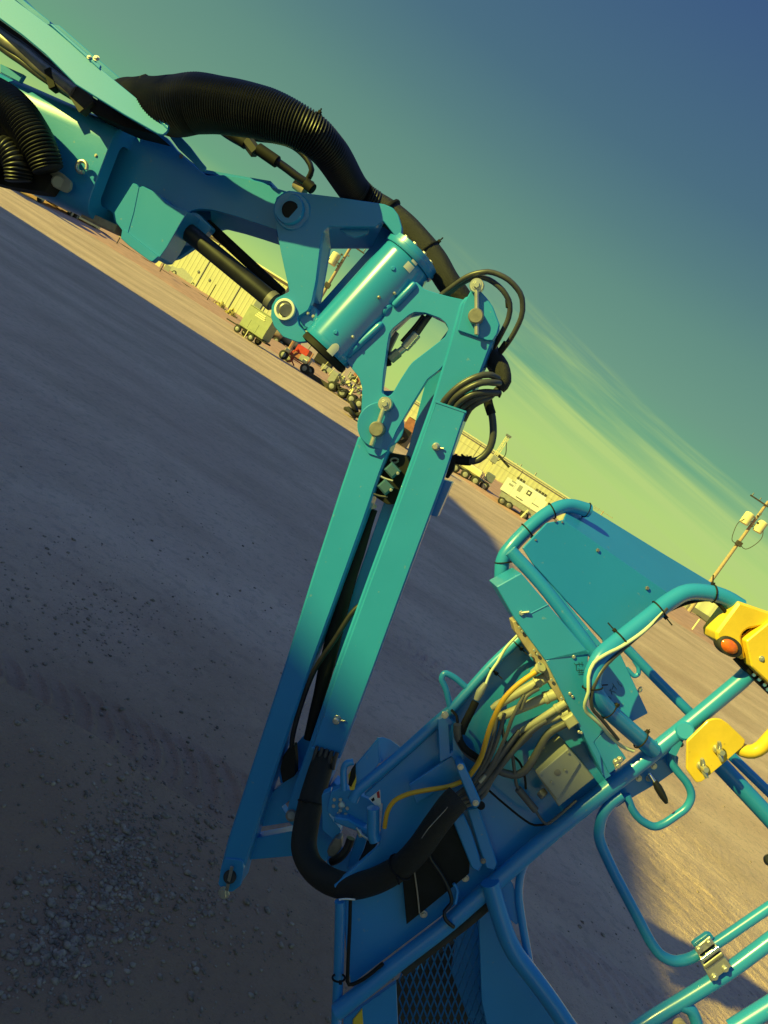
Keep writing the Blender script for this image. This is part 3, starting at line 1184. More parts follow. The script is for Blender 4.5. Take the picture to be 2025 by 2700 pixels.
for (x, y) in ((1037, 708), (885, 876)):
    p, n = on_rot(x, y)
    cyl('plug', p - n * 0.004, p + n * 0.003, 0.0065, M_PAINT, ROT)
for (x, y) in ((1040, 773), (930, 888), (999, 784)):
    p, n = on_rot(x, y)
    cyl('grease_fitting', p - n * 0.003, p + n * 0.006, 0.0045, M_ZINC if x != 999 else M_STEEL, ROT)


def rot_patch(name, px, py, la, lw, mat_, rnd=False):
    p, n = on_rot(px, py)
    a = axr.normalized()
    w = n.cross(a)
    mb = MB()
    k = 6
    for i in range(k):
        pass
    pts = []
    ang = lw / RR
    V, Fc = [], []
    for i in range(7):
        t = (i / 6 - 0.5)
        nn = (n * math.cos(t * ang) + w * math.sin(t * ang))
        sh = la * (0.5 if not rnd else 0.5 * math.sqrt(max(0.15, 1 - (2 * t) ** 2 * 0.85)))
        base = p - n * RR + nn * (RR + 0.0015)
        V += [base - a * la * 0.5, base + a * sh]
    for i in range(6):
        Fc.append((2 * i, 2 * i + 1, 2 * i + 3, 2 * i + 2))
    mb.add(V, Fc)
    return mb.build(name, mat_, ROT)


rot_patch('label', 1078, 704, 0.020, 0.024, M_WHITE)
rot_patch('label', 1094, 690, 0.012, 0.018, M_WHITE)
rot_patch('label', 880, 920, 0.034, 0.022, M_WHITE, True)
for a in np.linspace(0, 2 * math.pi, 11)[:-1]:
    ref = (PM.n - axr.normalized() * PM.n.dot(axr.normalized())).normalized()
    w = axr.normalized().cross(ref)
    p = C1 + axr.normalized() * 0.033 + (ref * math.cos(a) + w * math.sin(a)) * RR * 0.72
    hexbolt(p, axr.normalized(), 0.007, M_ZINC, ROT)
# port boss between the welds
p, n = on_rot(1026, 822)
cyl('port', p - n * 0.012, p + n * 0.006, 0.021, M_PAINT, ROT, 0.004)

# ---- jib bracket with its opening
YB = [(909, 946), (1097, 742), (1118, 762), (1142, 770), (1181, 781), (1232, 792), (1240, 830), (1222, 905), (1157, 977), (1127, 1000), (1090, 1060), (1046, 1135), (1022, 1190), (1000, 1206), (970, 1196), (953, 1160), (952, 1100), (955, 1024), (947, 996), (920, 962)]
YH = [(1027, 879), (1036, 866), (1078, 831), (1093, 823), (1121, 825), (1160, 839), (1176, 852), (1183, 868), (1174, 888), (1130, 922), (1088, 954), (1078, 966), (1056, 1000), (1034, 1038), (1022, 1046), (1007, 1036), (1011, 985), (1018, 936), (1022, 906)]
JB = plate('jib_bracket', PM, YB, 0.0, 0.024, M_PAINT, LIFT, holes=[YH], r=5)
# weld beads
for a, b, r in (((911, 942), (1009, 851), 9.5), ((1037, 808), (1096, 746), 9.5)):
    pa, pb = PM.pt(a[0], a[1], 0.004), PM.pt(b[0], b[1], 0.004)
    d = (pb - pa)
    rr_ = mpx(1000, 850, r)
    v, f = tube_geo([pa, pa + d * 0.03, pa + d * 0.10, pa + d * 0.9, pa + d * 0.97, pb], [rr_ * 0.35, rr_ * 0.8, rr_, rr_, rr_ * 0.8, rr_ * 0.35], 'poly', seg=16)
    mk('weld', v, f, M_PAINT, JB)
# second plate behind
plate('side_plate', PM, YB, -0.10, 0.02, M_PAINT, JB, holes=[[(1028, 885), (1080, 835), (1121, 825), (1172, 850), (1183, 868), (1140, 925), (1090, 965), (1040, 1030), (1008, 1030)]], r=5)
cyl('pivot_boss', PM.pt(1004, 1122, -0.005), PM.pt(1004, 1122, 0.0025), mpx(1004, 1122, 62), M_PAINT, JB, 0.003, 48)

# fittings seen through the opening
FT = cyl('hose_fitting', PM.pt(1036, 942, -0.05), PM.pt(1092, 896, -0.05), 0.010, M_ZINC, JB)
cyl('hose_fitting', PM.pt(1066, 918, -0.05), PM.pt(1100, 880, -0.05), 0.0135, M_ZINC, JB)
cyl('hose_fitting', PM.pt(1028, 948, -0.05), PM.pt(1052, 928, -0.05), 0.014, M_BEIGE, JB, seg=6)
tube('hydraulic_line', mp([(1096, 884, -0.05), (1118, 852, -0.05), (1140, 822, -0.06), (1165, 790, -0.07)]), 0.0085, M_GREYH, LIFT)
tube('hydraulic_line', mp([(1060, 902, -0.07), (1095, 862, -0.07), (1118, 832, -0.07)]), 0.007, M_BLACK, LIFT)
plate('valve_bracket', PM, [(1020, 905), (1043, 872), (1050, 878), (1030, 920), (1024, 940)], -0.06, 0.02, M_STEEL, JB, r=2)
beam('valve', PM.pt(1020, 925, -0.055), PM.pt(1024, 965, -0.055), 0.016, 0.02, PM.n, M_BLACKM, JB)

# ---- jib arms
A2 = [(1216, 790), (1240, 780), (1296, 800), (1318, 858), (1230, 1083), (1171, 1262), (1081, 1500), (989, 1750), (897, 2000), (858, 2090), (768, 2168), (750, 2160), (762, 2105), (811, 1973), (886, 1750), (977, 1500), (1040, 1330), (1093, 1182), (1141, 1050), (1180, 930)]
ARM = plate('upper_jib_arm', PM, [(1212, 800), (1228, 780), (1290, 790), (1316, 858), (1229, 1090), (1165, 1262), (1076, 1500), (984, 1750), (892, 1998), (826, 2165), (800, 2190), (768, 2180), (752, 2160), (762, 2112), (811, 1973), (886, 1750), (977, 1500), (1040, 1330), (1093, 1182), (1141, 1050), (1180, 920)],
            0.012, 0.085, M_PAINT, LIFT, r=8, ch=0.006)
# end plate, octagonal, proud
plate('end_plate', PM, [(1222, 800), (1240, 768), (1262, 762), (1284, 786), (1300, 808), (1318, 856), (1312, 880), (1300, 899), (1284, 899), (1258, 890), (1206, 872)], 0.021, 0.012, M_PAINT, ARM, r=4, ch=0.003)
# hose channel cover on the face of the arm
COVER = [(1149, 1057), (1229, 1085), (1171, 1262), (1082, 1500), (990, 1750), (897, 1998), (822, 1974), (897, 1750), (988, 1500), (1050, 1330), (1104, 1182)]
plate('arm_cover', PM, COVER, 0.034, 0.020, M_PAINT, ARM, r=2, ch=0.004)
plate('edge_trim', PM, [(1148, 1056), (1230, 1084), (1229, 1090), (1147, 1062)], 0.036, 0.02, M_PAINT, ARM, ch=0.001)
plate('edge_trim', PM, [(822, 1970), (898, 1994), (896, 2000), (820, 1977)], 0.037, 0.02, M_PAINT, ARM, ch=0.001)
A1 = [(944, 1150), (958, 1120), (985, 1098), (1024, 1098), (1048, 1118), (1040, 1150), (1000, 1258), (957, 1383), (915, 1500), (824, 1750), (745, 1979), (657, 2250), (640, 2310), (634, 2336), (612, 2350), (590, 2348), (575, 2332), (580, 2295), (600, 2214), (676, 1980), (751, 1750), (832, 1490), (900, 1280)]
ARM1 = plate('lower_jib_arm', PM, [(934, 1180), (944, 1150), (1040, 1150), (1000, 1258), (957, 1383), (915, 1500), (824, 1750), (745, 1979), (657, 2250), (642, 2296), (632, 2336), (612, 2352), (590, 2350), (574, 2332), (581, 2290), (600, 2214), (676, 1980), (751, 1750), (832, 1490), (900, 1280)],
             -0.006, 0.07, M_PAINT, LIFT, r=7, ch=0.006)
plate('end_plate', PM, [(593, 2264), (638, 2268), (643, 2290), (634, 2336), (612, 2352), (590, 2350), (575, 2332), (582, 2290)], 0.0, 0.01, M_PAINT, ARM1, r=4)


# retainer pins: round head, bar and bolted washer
def retainer(pin, bolt, end, off, parent, s=1.0):
    pp, pb, pe = PM.pt(*pin, off), PM.pt(*bolt, off), PM.pt(*end, off)
    q = mpx(pin[0], pin[1], 1.0) * s
    rt = cyl('pivot_pin', pp - PM.n * 0.01, pp + PM.n * 0.026, 20 * q, M_STEEL, parent, 0.003, 32)
    d = (pb - pp).normalized()
    v, f = cyl_geo(pe + PM.n * 0.013, pb + PM.n * 0.013, 6.5 * q, 0.002, 14)
    mk('keeper_bar', v, f, M_ZINC, rt)
    v, f = lathe_geo(pb, PM.n, [(0, 19 * q), (0.012, 19 * q), (0.015, 19 * q), (0.018, 17.5 * q), (0.018, 8 * q)], 28)
    mk('spacer', v, f, M_ZINC, rt)
    hexbolt(pb + PM.n * 0.017, PM.n, 8.5 * q, M_ZINC, rt)


retainer((1256, 837), (1258, 756), (1258, 886), 0.021, ARM)
retainer((997, 1132), (1018, 1066), (981, 1176), 0.004, ARM1, 1.0)
PIN = cyl('pivot_pin', PM.pt(606, 2312, -0.002), PM.pt(606, 2312, 0.014), mpx(606, 2312, 17), M_GRIME_SHADE, ARM1, 0.003, 28)
beam('keeper_bar', PM.pt(612, 2284, 0.018), PM.pt(598, 2348, 0.018), 0.009, 0.006, PM.n, M_STEEL, PIN)
hexbolt(PM.pt(591, 2356, 0.0), PM.n, mpx(591, 2356, 10), M_ZINC, ARM1)
hexbolt(PM.pt(591, 2348, 0.002), PM.n, mpx(591, 2356, 8), M_ZINC, ARM1)
# bolts with tie tags on the cover
for (x, y) in ((1150, 1178), (890, 1896)):
    p = PM.pt(x, y, 0.034)
    b_ = hexbolt(p, PM.n, mpx(x, y, 7), M_ZINC, ARM)
    cyl('stud', p, p + PM.n * 0.022, mpx(x, y, 9), M_ZINC, ARM, 0.003, 16)
    cyl('clip', PM.pt(x + 8, y + 3, 0.038), PM.pt(x + 21, y + 5, 0.040), 0.0025, M_ZINC, ARM, 0.001, 8)

# parts between the arms
REAR = plate('rear_bar', PM, [(1128, 985), (1160, 960), (1176, 975), (1100, 1190), (1060, 1318), (985, 1500), (890, 1762), (865, 1760), (940, 1530), (1015, 1316), (1075, 1190)], -0.085, 0.03, M_PAINT, LIFT, r=3)
JC = [(986, 1344), (940, 1470), (905, 1580), (865, 1740), (838, 1850), (812, 1948)]
CYL2 = tube('jib_cylinder', mp(JC, PM, -0.065), [mpx(900, 1600, r) for r in (10, 18, 21, 22, 17, 13)], M_BLACKM, LIFT, seg=24)
beam('bracket', PM.pt(958, 1342, -0.06), PM.pt(992, 1334, -0.06), 0.012, 0.012, PM.n, M_ZINC, CYL2)
tube('hydraulic_line', mp([(955, 1590, -0.02), (925, 1620, -0.015), (880, 1690, -0.01), (832, 1762, -0.01), (800, 1840, -0.015), (774, 1930, -0.02), (768, 1985, -0.03)], PM, 0.0), 0.0075, M_BLACK, LIFT)
plate('hose_boot', PM, [(762, 1970), (776, 1966), (779, 2010), (778, 2045), (745, 2066), (738, 2030), (745, 1995)], -0.02, 0.03, M_BLACKM, LIFT, r=5)
VLV = plate('valve_block', PM, [(1016, 1192), (1072, 1202), (1085, 1230), (1040, 1330), (1020, 1330), (992, 1312), (980, 1300), (1002, 1240)], -0.035, 0.05, M_BLACKM, LIFT, r=4)
for (x, y) in ((1036, 1240), (1018, 1284)):
    c = PM.pt(x, y, -0.018)
    v, f = box_geo(c, (PM.ex * 0.97 + PM.ey * -0.26).normalized(), (PM.ey * 0.97 + PM.ex * 0.26).normalized(), PM.n, mpx(x, y, 17), mpx(x, y, 15), 0.016, 0.005)
    mk('coil', v, f, M_COIL, VLV, 30)
    hexbolt(PM.pt(x + 13, y + 8, 0.0), PM.n, 0.003, M_ZINC, VLV)
tube('wire', mp([(1004, 1256), (1016, 1262), (1036, 1268)], PM, -0.012), 0.003, M_ZINC, VLV)
tube('wire', mp([(985, 1302), (1002, 1308), (1022, 1310)], PM, -0.012), 0.003, M_GREYH, VLV)
v, f = tube_geo([PM.pt(1040 + 10 * math.cos(a), 1214 + 6 * math.sin(a), -0.03) for a in np.linspace(0, 6.2, 12)], 0.003, 'poly', seg=8)
mk('shackle', v, f, M_STEEL, VLV)
plate('switch_cover', PM, [(1168, 1265), (1192, 1272), (1153, 1363), (1130, 1358)], -0.02, 0.05, M_PAINT, LIFT, r=2)
plate('switch_plate', PM, [(1182, 1205), (1204, 1196), (1196, 1240), (1180, 1262), (1172, 1258)], -0.03, 0.03, M_BLACKM, LIFT, r=2)

# cross links at the foot of the jib
plate('cross_link', PM, [(704, 2100), (786, 2032), (812, 2010), (806, 2060), (777, 2100), (742, 2128), (768, 2168), (690, 2180)], -0.06, 0.03, M_PAINT, LIFT, r=4)
plate('cross_link', PM, [(664, 2212), (800, 2186), (790, 2256), (652, 2268)], -0.05, 0.04, M_PAINT, LIFT, r=4)
plate('cross_link', PM, [(730, 2020), (800, 1940), (822, 1950), (800, 2020), (740, 2070)], -0.10, 0.03, M_PAINT, LIFT, r=4)
cyl('pivot_pin', PM.pt(768, 2150, 0.0), PM.pt(768, 2150, 0.03), mpx(768, 2150, 15), M_STEEL, LIFT, 0.006)
plate('pivot_plate', PM, [(830, 2130), (880, 2060), (905, 2090), (900, 2180), (880, 2250), (840, 2290), (815, 2240)], -0.03, 0.05, M_PAINT, LIFT, r=8)

# ---- hydraulic loops at the head of the jib
tube('hydraulic_hose', mp([(1135, 800, -0.05), (1169, 774, -0.02), (1229, 731, 0.01), (1271, 718, 0.02), (1301, 719, 0.02), (1341, 738, 0.02), (1371, 772, 0.01), (1378, 802, 0.0), (1374, 838, -0.01), (1347, 892, -0.03), (1310, 940, -0.06), (1285, 965, -0.09)]), 0.0072, M_GREYH, LIFT)
tube('hydraulic_hose', mp([(1145, 803, -0.05), (1178, 777, -0.03), (1217, 747, -0.01), (1256, 731, 0.0), (1289, 737, 0.0), (1325, 765, 0.0), (1344, 801, -0.01), (1341, 838, -0.02), (1325, 874, -0.03), (1304, 912, -0.06), (1280, 950, -0.09)]), 0.0072, M_GREYH, LIFT)
for a, b in (((1340, 788), (1342, 812)), ((1336, 902), (1318, 928))):
    cyl('hose_band', PM.pt(a[0], a[1], -0.012), PM.pt(b[0], b[1], -0.015), 0.0085, M_BLACKM, LIFT)
for pts in ([(1160, 1085, 0.01), (1172, 1056, 0.03), (1211, 1018, 0.04), (1256, 994, 0.04), (1289, 988, 0.03), (1313, 998, 0.0)],
            [(1176, 1090, 0.01), (1190, 1058, 0.03), (1229, 1027, 0.045), (1271, 1009, 0.045), (1301, 1009, 0.03), (1316, 1010, 0.0)],
            [(1192, 1096, 0.01), (1208, 1064, 0.03), (1241, 1042, 0.04), (1277, 1034, 0.03), (1318, 1037, 0.0)],
            [(1208, 1102, 0.01), (1223, 1070, 0.02), (1252, 1052, 0.03), (1286, 1040, 0.01), (1312, 1032, -0.02)],
            [(1222, 1108, 0.0), (1238, 1078, 0.01), (1262, 1060, 0.02), (1292, 1046, 0.0), (1312, 1026, -0.03)]):
    tube('hydraulic_hose', mp(pts), 0.0088, M_GREYH, LIFT)
tube('hose_sleeve', mp([(1296, 940, -0.06), (1318, 966, -0.04), (1326, 1004, -0.03), (1314, 1022, -0.03)]), [0.024, 0.024, 0.023, 0.02], M_SLEEVE, LIFT, seg=20)
cyl('hose_cap', PM.pt(1314, 1038, 0.0), PM.pt(1320, 1038, 0.0), 0.011, M_BLACKM, LIFT)
VH = tube('hydraulic_hose', mp([(1282, 1030, -0.03), (1287, 1060, -0.03), (1298, 1100, -0.03), (1300, 1150, -0.03), (1288, 1188, -0.03), (1262, 1212, -0.03), (1234, 1216, -0.035), (1195, 1210, -0.05)]), 0.0098, M_GREYH, LIFT)
for pts in ([(1284, 1042, -0.03), (1288, 1066, -0.03), (1296, 1092, -0.03)], [(1240, 1216, -0.034), (1220, 1215, -0.04), (1197, 1211, -0.048)]):
    tube('hose_boot', mp(pts), 0.0125, M_BLACKM, VH)
tube('wire', mp([(1216, 1198, -0.03), (1228, 1206, -0.03), (1244, 1204, -0.03)]), 0.003, M_BLACKM, LIFT)
# ------------------------------------------------------------------ work platform (parts of the same lift)
def bp(pts, off=0.0):
    return mp(pts, PB, off)


def rail(name, pts, r_px, off=0.0, fr=0.06, parent=None, mat_=None, at=None):
    q = PB.m(*(at or pts[len(pts) // 2][:2]), r_px)
    return tube(name, bp(pts, off), q, mat_ or M_PAINT, parent or LIFT, 'fil', fr=fr, seg=18)


def blend(pl1, pl2, pts):
    """points (px,py,t): depth blended between two planes"""
    return [P3(x, y, pl1.depth(x, y) * (1 - t) + pl2.depth(x, y) * t + (o[0] if o else 0)) for (x, y, t, *o) in pts]


# front panel and kick plates
PANEL = plate('front_panel', PB, [(1196, 1884), (1376, 1668), (1440, 1742), (1600, 2010), (1640, 2046), (1330, 2290), (1000, 2540), (925, 2598), (912, 2500), (905, 2374), (880, 2336), (1000, 2230), (1010, 2120), (960, 2096)],
              -0.035, 0.012, M_PAINT, LIFT, r=4)
TOE = plate('toe_plate', PB, [(905, 2690), (1045, 2590), (1052, 2760), (905, 2790)], -0.06, 0.012, M_PAINT, LIFT, r=2)
v, f = prism_geo(PB, [(930, 2690), (955, 2660), (960, 2740), (930, 2740)], -0.056, 0.003)
mk('hazard_strip', v, f, M_YELLOW, TOE)
SIDEP = plate('side_panel', PB, [(1300, 2360), (1330, 2400), (1390, 2560), (1500, 2760), (1300, 2780), (1270, 2640), (1262, 2420)], -0.10, 0.012, M_PAINT, LIFT, r=3)
plate('side_panel', PB, [(1225, 2360), (1262, 2350), (1300, 2500), (1400, 2760), (1280, 2790), (1190, 2560)], -0.20, 0.012, M_PAINT, LIFT, r=3)


# expanded metal floor
def build_mesh_floor():
    mb = MB()
    off = -0.13
    x0, x1, y0, y1 = 1048, 1335, 2330, 2790
    us = [PB.uv(PB.pt(x, y, off)) for (x, y) in ((1060, 2700), (1060, 2400), (1180, 2700))]
    e1 = (us[1] - us[0]).normalized()      # long way of the diamonds
    e2 = (us[2] - us[0]).normalized()
    o_ = PB.uv(PB.pt(1200, 2560, off))
    Lw, Sw = 0.0255, 0.0092
    poly = [PB.uv(PB.pt(x, y, off)) for (x, y) in ((1048, 2560), (1185, 2470), (1300, 2380), (1340, 2460), (1400, 2600), (1430, 2800), (1050, 2800))]

    def inside(p):
        c = False
        n = len(poly)
        for i in range(n):
            a, b = poly[i], poly[(i + 1) % n]
            if (a.y > p.y) != (b.y > p.y) and p.x < (b.x - a.x) * (p.y - a.y) / (b.y - a.y) + a.x:
                c = not c
        return c
    for i in range(-46, 47):
        for j in range(-60, 61):
            c = o_ + e1 * (i * Lw) + e2 * (j * Sw)
            if (i + j) % 2:
                continue
            for (su, sv) in ((1, 1), (1, -1), (-1, 1), (-1, -1)):
                a = c + e1 * (su * Lw * 0.5 * 1.0) * 1.0
                b = c + e2 * (sv * Sw * 0.5) * 2.0
                a = c + e1 * (su * Lw)
                m_ = (a + b) * 0.5
                if not inside(m_):
                    continue
                mb.add(*beam_geo(PB.xyz(a.x, a.y, off), PB.xyz(b.x, b.y, off), 0.0034, 0.004, PB.n, 0.0005))
    o = mb.build('expanded_metal_floor', M_PAINT, LIFT, 0)
    tag(o, kind='stuff')


build_mesh_floor()
plate('shade_sheet', PB, [(1040, 2600), (1180, 2500), (1310, 2400), (1420, 2700), (1400, 2840), (1040, 2840)], -0.34, 0.02, M_GRIME_SHADE, LIFT)  # added dark sheet, stands in for the shaded ground under the mesh

# main rail
RAIL = rail('guard_rail', [(888, 2668), (1031, 2552), (1181, 2437), (1302, 2330), (1420, 2226), (1560, 2112), (1690, 2010), (1830, 1898), (1962, 1788), (1992, 1752), (1990, 1700)], 22, 0.0, 0.05, at=(1500, 2160))
rail('guard_rail', [(888, 2668), (893, 2560), (897, 2390), (896, 2376)], 14, -0.02, 0.03, RAIL)
rail('guard_rail', [(888, 2660), (884, 2800)], 14, 0.0, 0.03, RAIL)
rail('guard_rail', [(1292, 2326), (1312, 2400), (1346, 2500), (1440, 2620), (1560, 2800)], 24, 0.02, 0.10, RAIL)
rail('brace', [(1395, 2252), (1372, 2300), (1366, 2360), (1378, 2440), (1400, 2560)], 11, -0.01, 0.06, RAIL)
plate('gusset', PB, [(1290, 2330), (1330, 2296), (1352, 2330), (1380, 2420), (1362, 2440), (1316, 2400)], -0.012, 0.008, M_PAINT, RAIL, r=4)
# dark foam pad under the rail
tube('foam_pad', bp([(1062, 2562, -0.035), (1140, 2500, -0.035), (1230, 2434, -0.035), (1302, 2372, -0.035)]), 0.012, M_GRIME_SHADE, LIFT)
plate('dark_gap_strip', PB, [(1058, 2556), (1180, 2462), (1300, 2366), (1306, 2378), (1180, 2482), (1066, 2572)], -0.04, 0.01, M_BLACKM, LIFT)  # black strip filling the dark gap under the rail
# wire along the short post and rail
tube('wire', bp([(924, 2372, 0.012), (922, 2440, 0.014), (917, 2560, 0.014), (920, 2596, 0.012), (960, 2580, 0.012), (1010, 2540, 0.013)]), 0.0045, M_BLACKM, LIFT)
tie_at(PB, (893, 2578), (894, 2560), 0.0, 16.5, RAIL, tail=0.0)
tube('weld_scuff', bp([(894, 2372, 0.016), (912, 2370, 0.017), (936, 2372, 0.012)]), 0.002, M_WHITE, RAIL)

# upper left tube along the panel edge, its handle, scoops
rail('panel_rail', [(1188, 1874), (1300, 1748), (1388, 1668)], 13, -0.018, 0.03)
rail('panel_rail', [(1188, 1874), (1150, 1905), (1050, 1995), (940, 2086), (930, 2110)], 15, -0.03, 0.03)
rail('panel_rail', [(1188, 1868), (1176, 1815), (1163, 1790), (1172, 1773), (1198, 1785), (1236, 1818)], 8.5, -0.02, 0.022)
SCP = plate('scoop', PB, [(934, 2022), (998, 1946), (1000, 2012), (952, 2078), (936, 2086)], -0.03, 0.008, M_PAINT, LIFT, r=4)
plate('scoop_side', Plane((998, 1946, PB.depth(998, 1946, -0.03)), (1003, 2014, PB.depth(1003, 2014, -0.03)), (1058, 1970, PB.depth(1058, 1970, -0.10))), [(998, 1946), (1012, 1944), (1030, 1950), (1058, 1970), (1003, 2014)], 0, 0.006, M_PAINT, SCP, r=4)
rail('panel_rail', [(907, 2082), (905, 2030), (912, 2012), (932, 2008)], 9, 0.0, 0.02)
plate('hazard_strip', PB, [(918, 2045), (936, 2018), (940, 2060), (934, 2084), (922, 2084)], -0.02, 0.006, M_YELLOW, LIFT, r=2)
plate('hazard_strip_black', PB, [(926, 2030), (938, 2012), (938, 2050), (926, 2076), (918, 2070)], -0.016, 0.003, M_BLACKM, LIFT)
# warning label on the panel
LBL = plate('warning_label', PB, [(972, 2106), (1002, 2082), (1006, 2140), (998, 2132)], -0.033, 0.001, M_WHITE, PANEL, ch=0.0003)
plate('label_print', PB, [(993, 2090), (1000, 2085), (1002, 2104), (995, 2104)], -0.0322, 0.0006, M_RED, LBL, ch=0.0001)
plate('label_print', PB, [(978, 2108), (986, 2102), (988, 2110), (982, 2114)], -0.0322, 0.0006, M_BLACKM, LBL, ch=0.0001)

# platform rotator mount with its bolts
def pmid(t):
    pl = Plane((880, 2157, PM.depth(880, 2157) * (1 - t) + PB.depth(880, 2157) * t), (1010, 2217, PM.depth(1010, 2217) * (1 - t) + PB.depth(1010, 2217) * t),
               (960, 2080, PM.depth(960, 2080) * (1 - t) + PB.depth(960, 2080) * t))
    return pl


PR = pmid(0.55)
MNT = plate('platform_mount', PR, [(872, 2088), (900, 2076), (925, 2084), (972, 2108), (1000, 2130), (985, 2150), (972, 2150), (965, 2186), (885, 2160), (862, 2140)], 0.0, 0.03, M_PAINT, LIFT, r=4)
bolts(PR, [(882, 2107), (898, 2107), (880, 2124), (893, 2144), (912, 2146), (916, 2130), (898, 2136)], 0.0, 5.0, M_ZINC, MNT, washer=False)
cyl('swivel_boss', PR.pt(901, 2122, -0.002), PR.pt(901, 2122, 0.012), PR.m(901, 2122, 9), M_ZINC, MNT, 0.003)
plate('swivel_plate', PR, [(848, 2095), (872, 2085), (868, 2150), (900, 2190), (880, 2215), (850, 2190)], -0.02, 0.03, M_PAINT, MNT, r=6)
plate('clevis_bar', PR, [(879, 2160), (888, 2156), (918, 2161), (960, 2185), (1003, 2212), (1006, 2222), (998, 2224), (950, 2196), (905, 2180), (882, 2170)], 0.03, 0.035, M_PAINT, MNT, r=3, ch=0.004)
rail('swivel_tube', [(984, 2130), (984, 2200), (990, 2216)], 17, -0.015, 0.02)
plate('swivel_post', PR, [(945, 2194), (970, 2206), (960, 2240), (940, 2280), (915, 2290), (925, 2250)], 0.005, 0.04, M_PAINT, MNT, r=3)
plate('swivel_post', PR, [(968, 2212), (996, 2224), (985, 2240), (950, 2282), (945, 2262)], -0.005, 0.03, M_GRIME_SHADE, MNT, r=3)
HP_ = cyl('hitch_pin', PR.pt(946, 2190, 0.03), PR.pt(952, 2206, 0.045), 0.006, M_ZINC, MNT)
tube('hitch_clip', [PR.pt(940, 2183, 0.038), PR.pt(952, 2200, 0.046), PR.pt(966, 2210, 0.046), PR.pt(982, 2221, 0.042)], 0.0026, M_ZINC, HP_, 'poly')
plate('latch_block', PR, [(862, 2245), (884, 2210), (900, 2212), (900, 2238), (880, 2262), (866, 2258)], 0.0, 0.03, M_STEEL, LIFT, r=2)
tube('hydraulic_line', mp([(925, 2210, 0.01), (915, 2238, 0.012), (895, 2262, 0.012), (875, 2272, 0.0)], PR), 0.011, M_BLACK, LIFT)
plate('lower_plate', PR, [(860, 2270), (905, 2240), (960, 2250), (1010, 2226), (1030, 2240), (960, 2290), (900, 2310), (870, 2300)], -0.12, 0.02, M_PAINT, LIFT, r=4)

# big sleeve hose from the jib cover to the cable clamp
BH = [(864, 1978, 0.0, 0.0), (853, 2004, 0.0, -0.03), (839, 2049, 0.02, -0.05), (820, 2116, 0.06, -0.08), (806, 2184, 0.10, -0.10), (802, 2236, 0.16, -0.11), (820, 2283, 0.25, -0.12), (863, 2320, 0.38, -0.12), (920, 2336, 0.50, -0.12), (985, 2324, 0.62, -0.11),
      (1056, 2286, 0.75, -0.10), (1104, 2238, 0.86, -0.09), (1148, 2176, 0.95, -0.08), (1186, 2126, 1.0, -0.075), (1208, 2103, 1.0, -0.07)]
BR = [30, 31, 33, 34, 34, 34, 34, 34, 33, 32, 31, 31, 31, 32, 32]
BIG = tube('cable_sleeve', blend(PM, PB, BH), [r * PB.m(1000, 2200, 1.0) * (1.12 if i < 6 else 1.05) for i, r in enumerate(BR)], M_SLEEVE, LIFT, seg=28)
for (a, b, r) in ((3, 4, 36), (10, 11, 33)):
    q = blend(PM, PB, BH)
    ring_tie(q[a], q[b] - q[a], r * PB.m(1000, 2200, 1.0) * 1.08, BIG, tail=0.012, twist=0.4)
tube('sleeve_tag', blend(PM, PB, [(1112, 2210, 1.0, -0.14), (1130, 2184, 1.0, -0.14), (1172, 2138, 1.0, -0.13), (1180, 2128, 1.0, -0.13)]), 0.0010, M_STEEL, BIG, 'cr')
for k in range(5):
    x, y = 829 + k * 13, 1994 + k * 4
    tube('cable', mp([(x + 8, y - 26, 0.045), (x, y, 0.048), (x - 3, y + 18, 0.046)]), 0.0055, M_GREYH, BIG)

# cable clamp and bracket
CLB = plate('clamp_bracket', PB, [(1078, 2070), (1196, 1990), (1216, 2020), (1232, 2064), (1160, 2082), (1098, 2120)], 0.0, 0.006, M_PAINT, LIFT, r=3)
plate('clamp_arm', PB, [(1154, 1898), (1176, 1886), (1200, 1904), (1216, 1950), (1226, 2010), (1208, 2024), (1190, 1994), (1160, 2010)], 0.01, 0.008, M_PAINT, CLB, holes=[([(1183, 1912), (1190, 1912), (1194, 1980), (1187, 1986)], 1)], r=3)
CL = plate('cable_clamp', PB, [(1203, 2020), (1212, 2012), (1224, 2014), (1268, 2112), (1262, 2128), (1252, 2132), (1244, 2126), (1206, 2034)], 0.055, 0.045, M_PAINT, CLB, r=3, ch=0.003)
bolts(PB, [(1214, 2022), (1254, 2117)], 0.055, 5.5, M_ZINC, CL)
cyl('stud', PB.pt(1268, 2124, 0.01), PB.pt(1268, 2124, 0.05), 0.010, M_BLACKM, CL)
hexbolt(PB.pt(1173, 1885, 0.02), PB.n, PB.m(1173, 1885, 6.5), M_ZINC, CLB)
plate('clamp_leg', PB, [(1192, 2160), (1222, 2146), (1242, 2190), (1272, 2282), (1262, 2300), (1244, 2290)], 0.0, 0.03, M_PAINT, CLB, r=3, ch=0.003)
plate('clamp_leg', PB, [(1232, 2134), (1262, 2128), (1290, 2210), (1312, 2278), (1304, 2296), (1282, 2290), (1262, 2230)], 0.0, 0.03, M_PAINT, CLB, r=3, ch=0.003)
bolts(PB, [(1274, 2270)], 0.002, 5, M_STEEL, CLB)
for (x, y) in ((1227, 2315), (1117, 2410)):
    hexbolt(PB.pt(x, y, -0.03), PB.n, PB.m(x, y, 7), M_ZINC, PANEL)
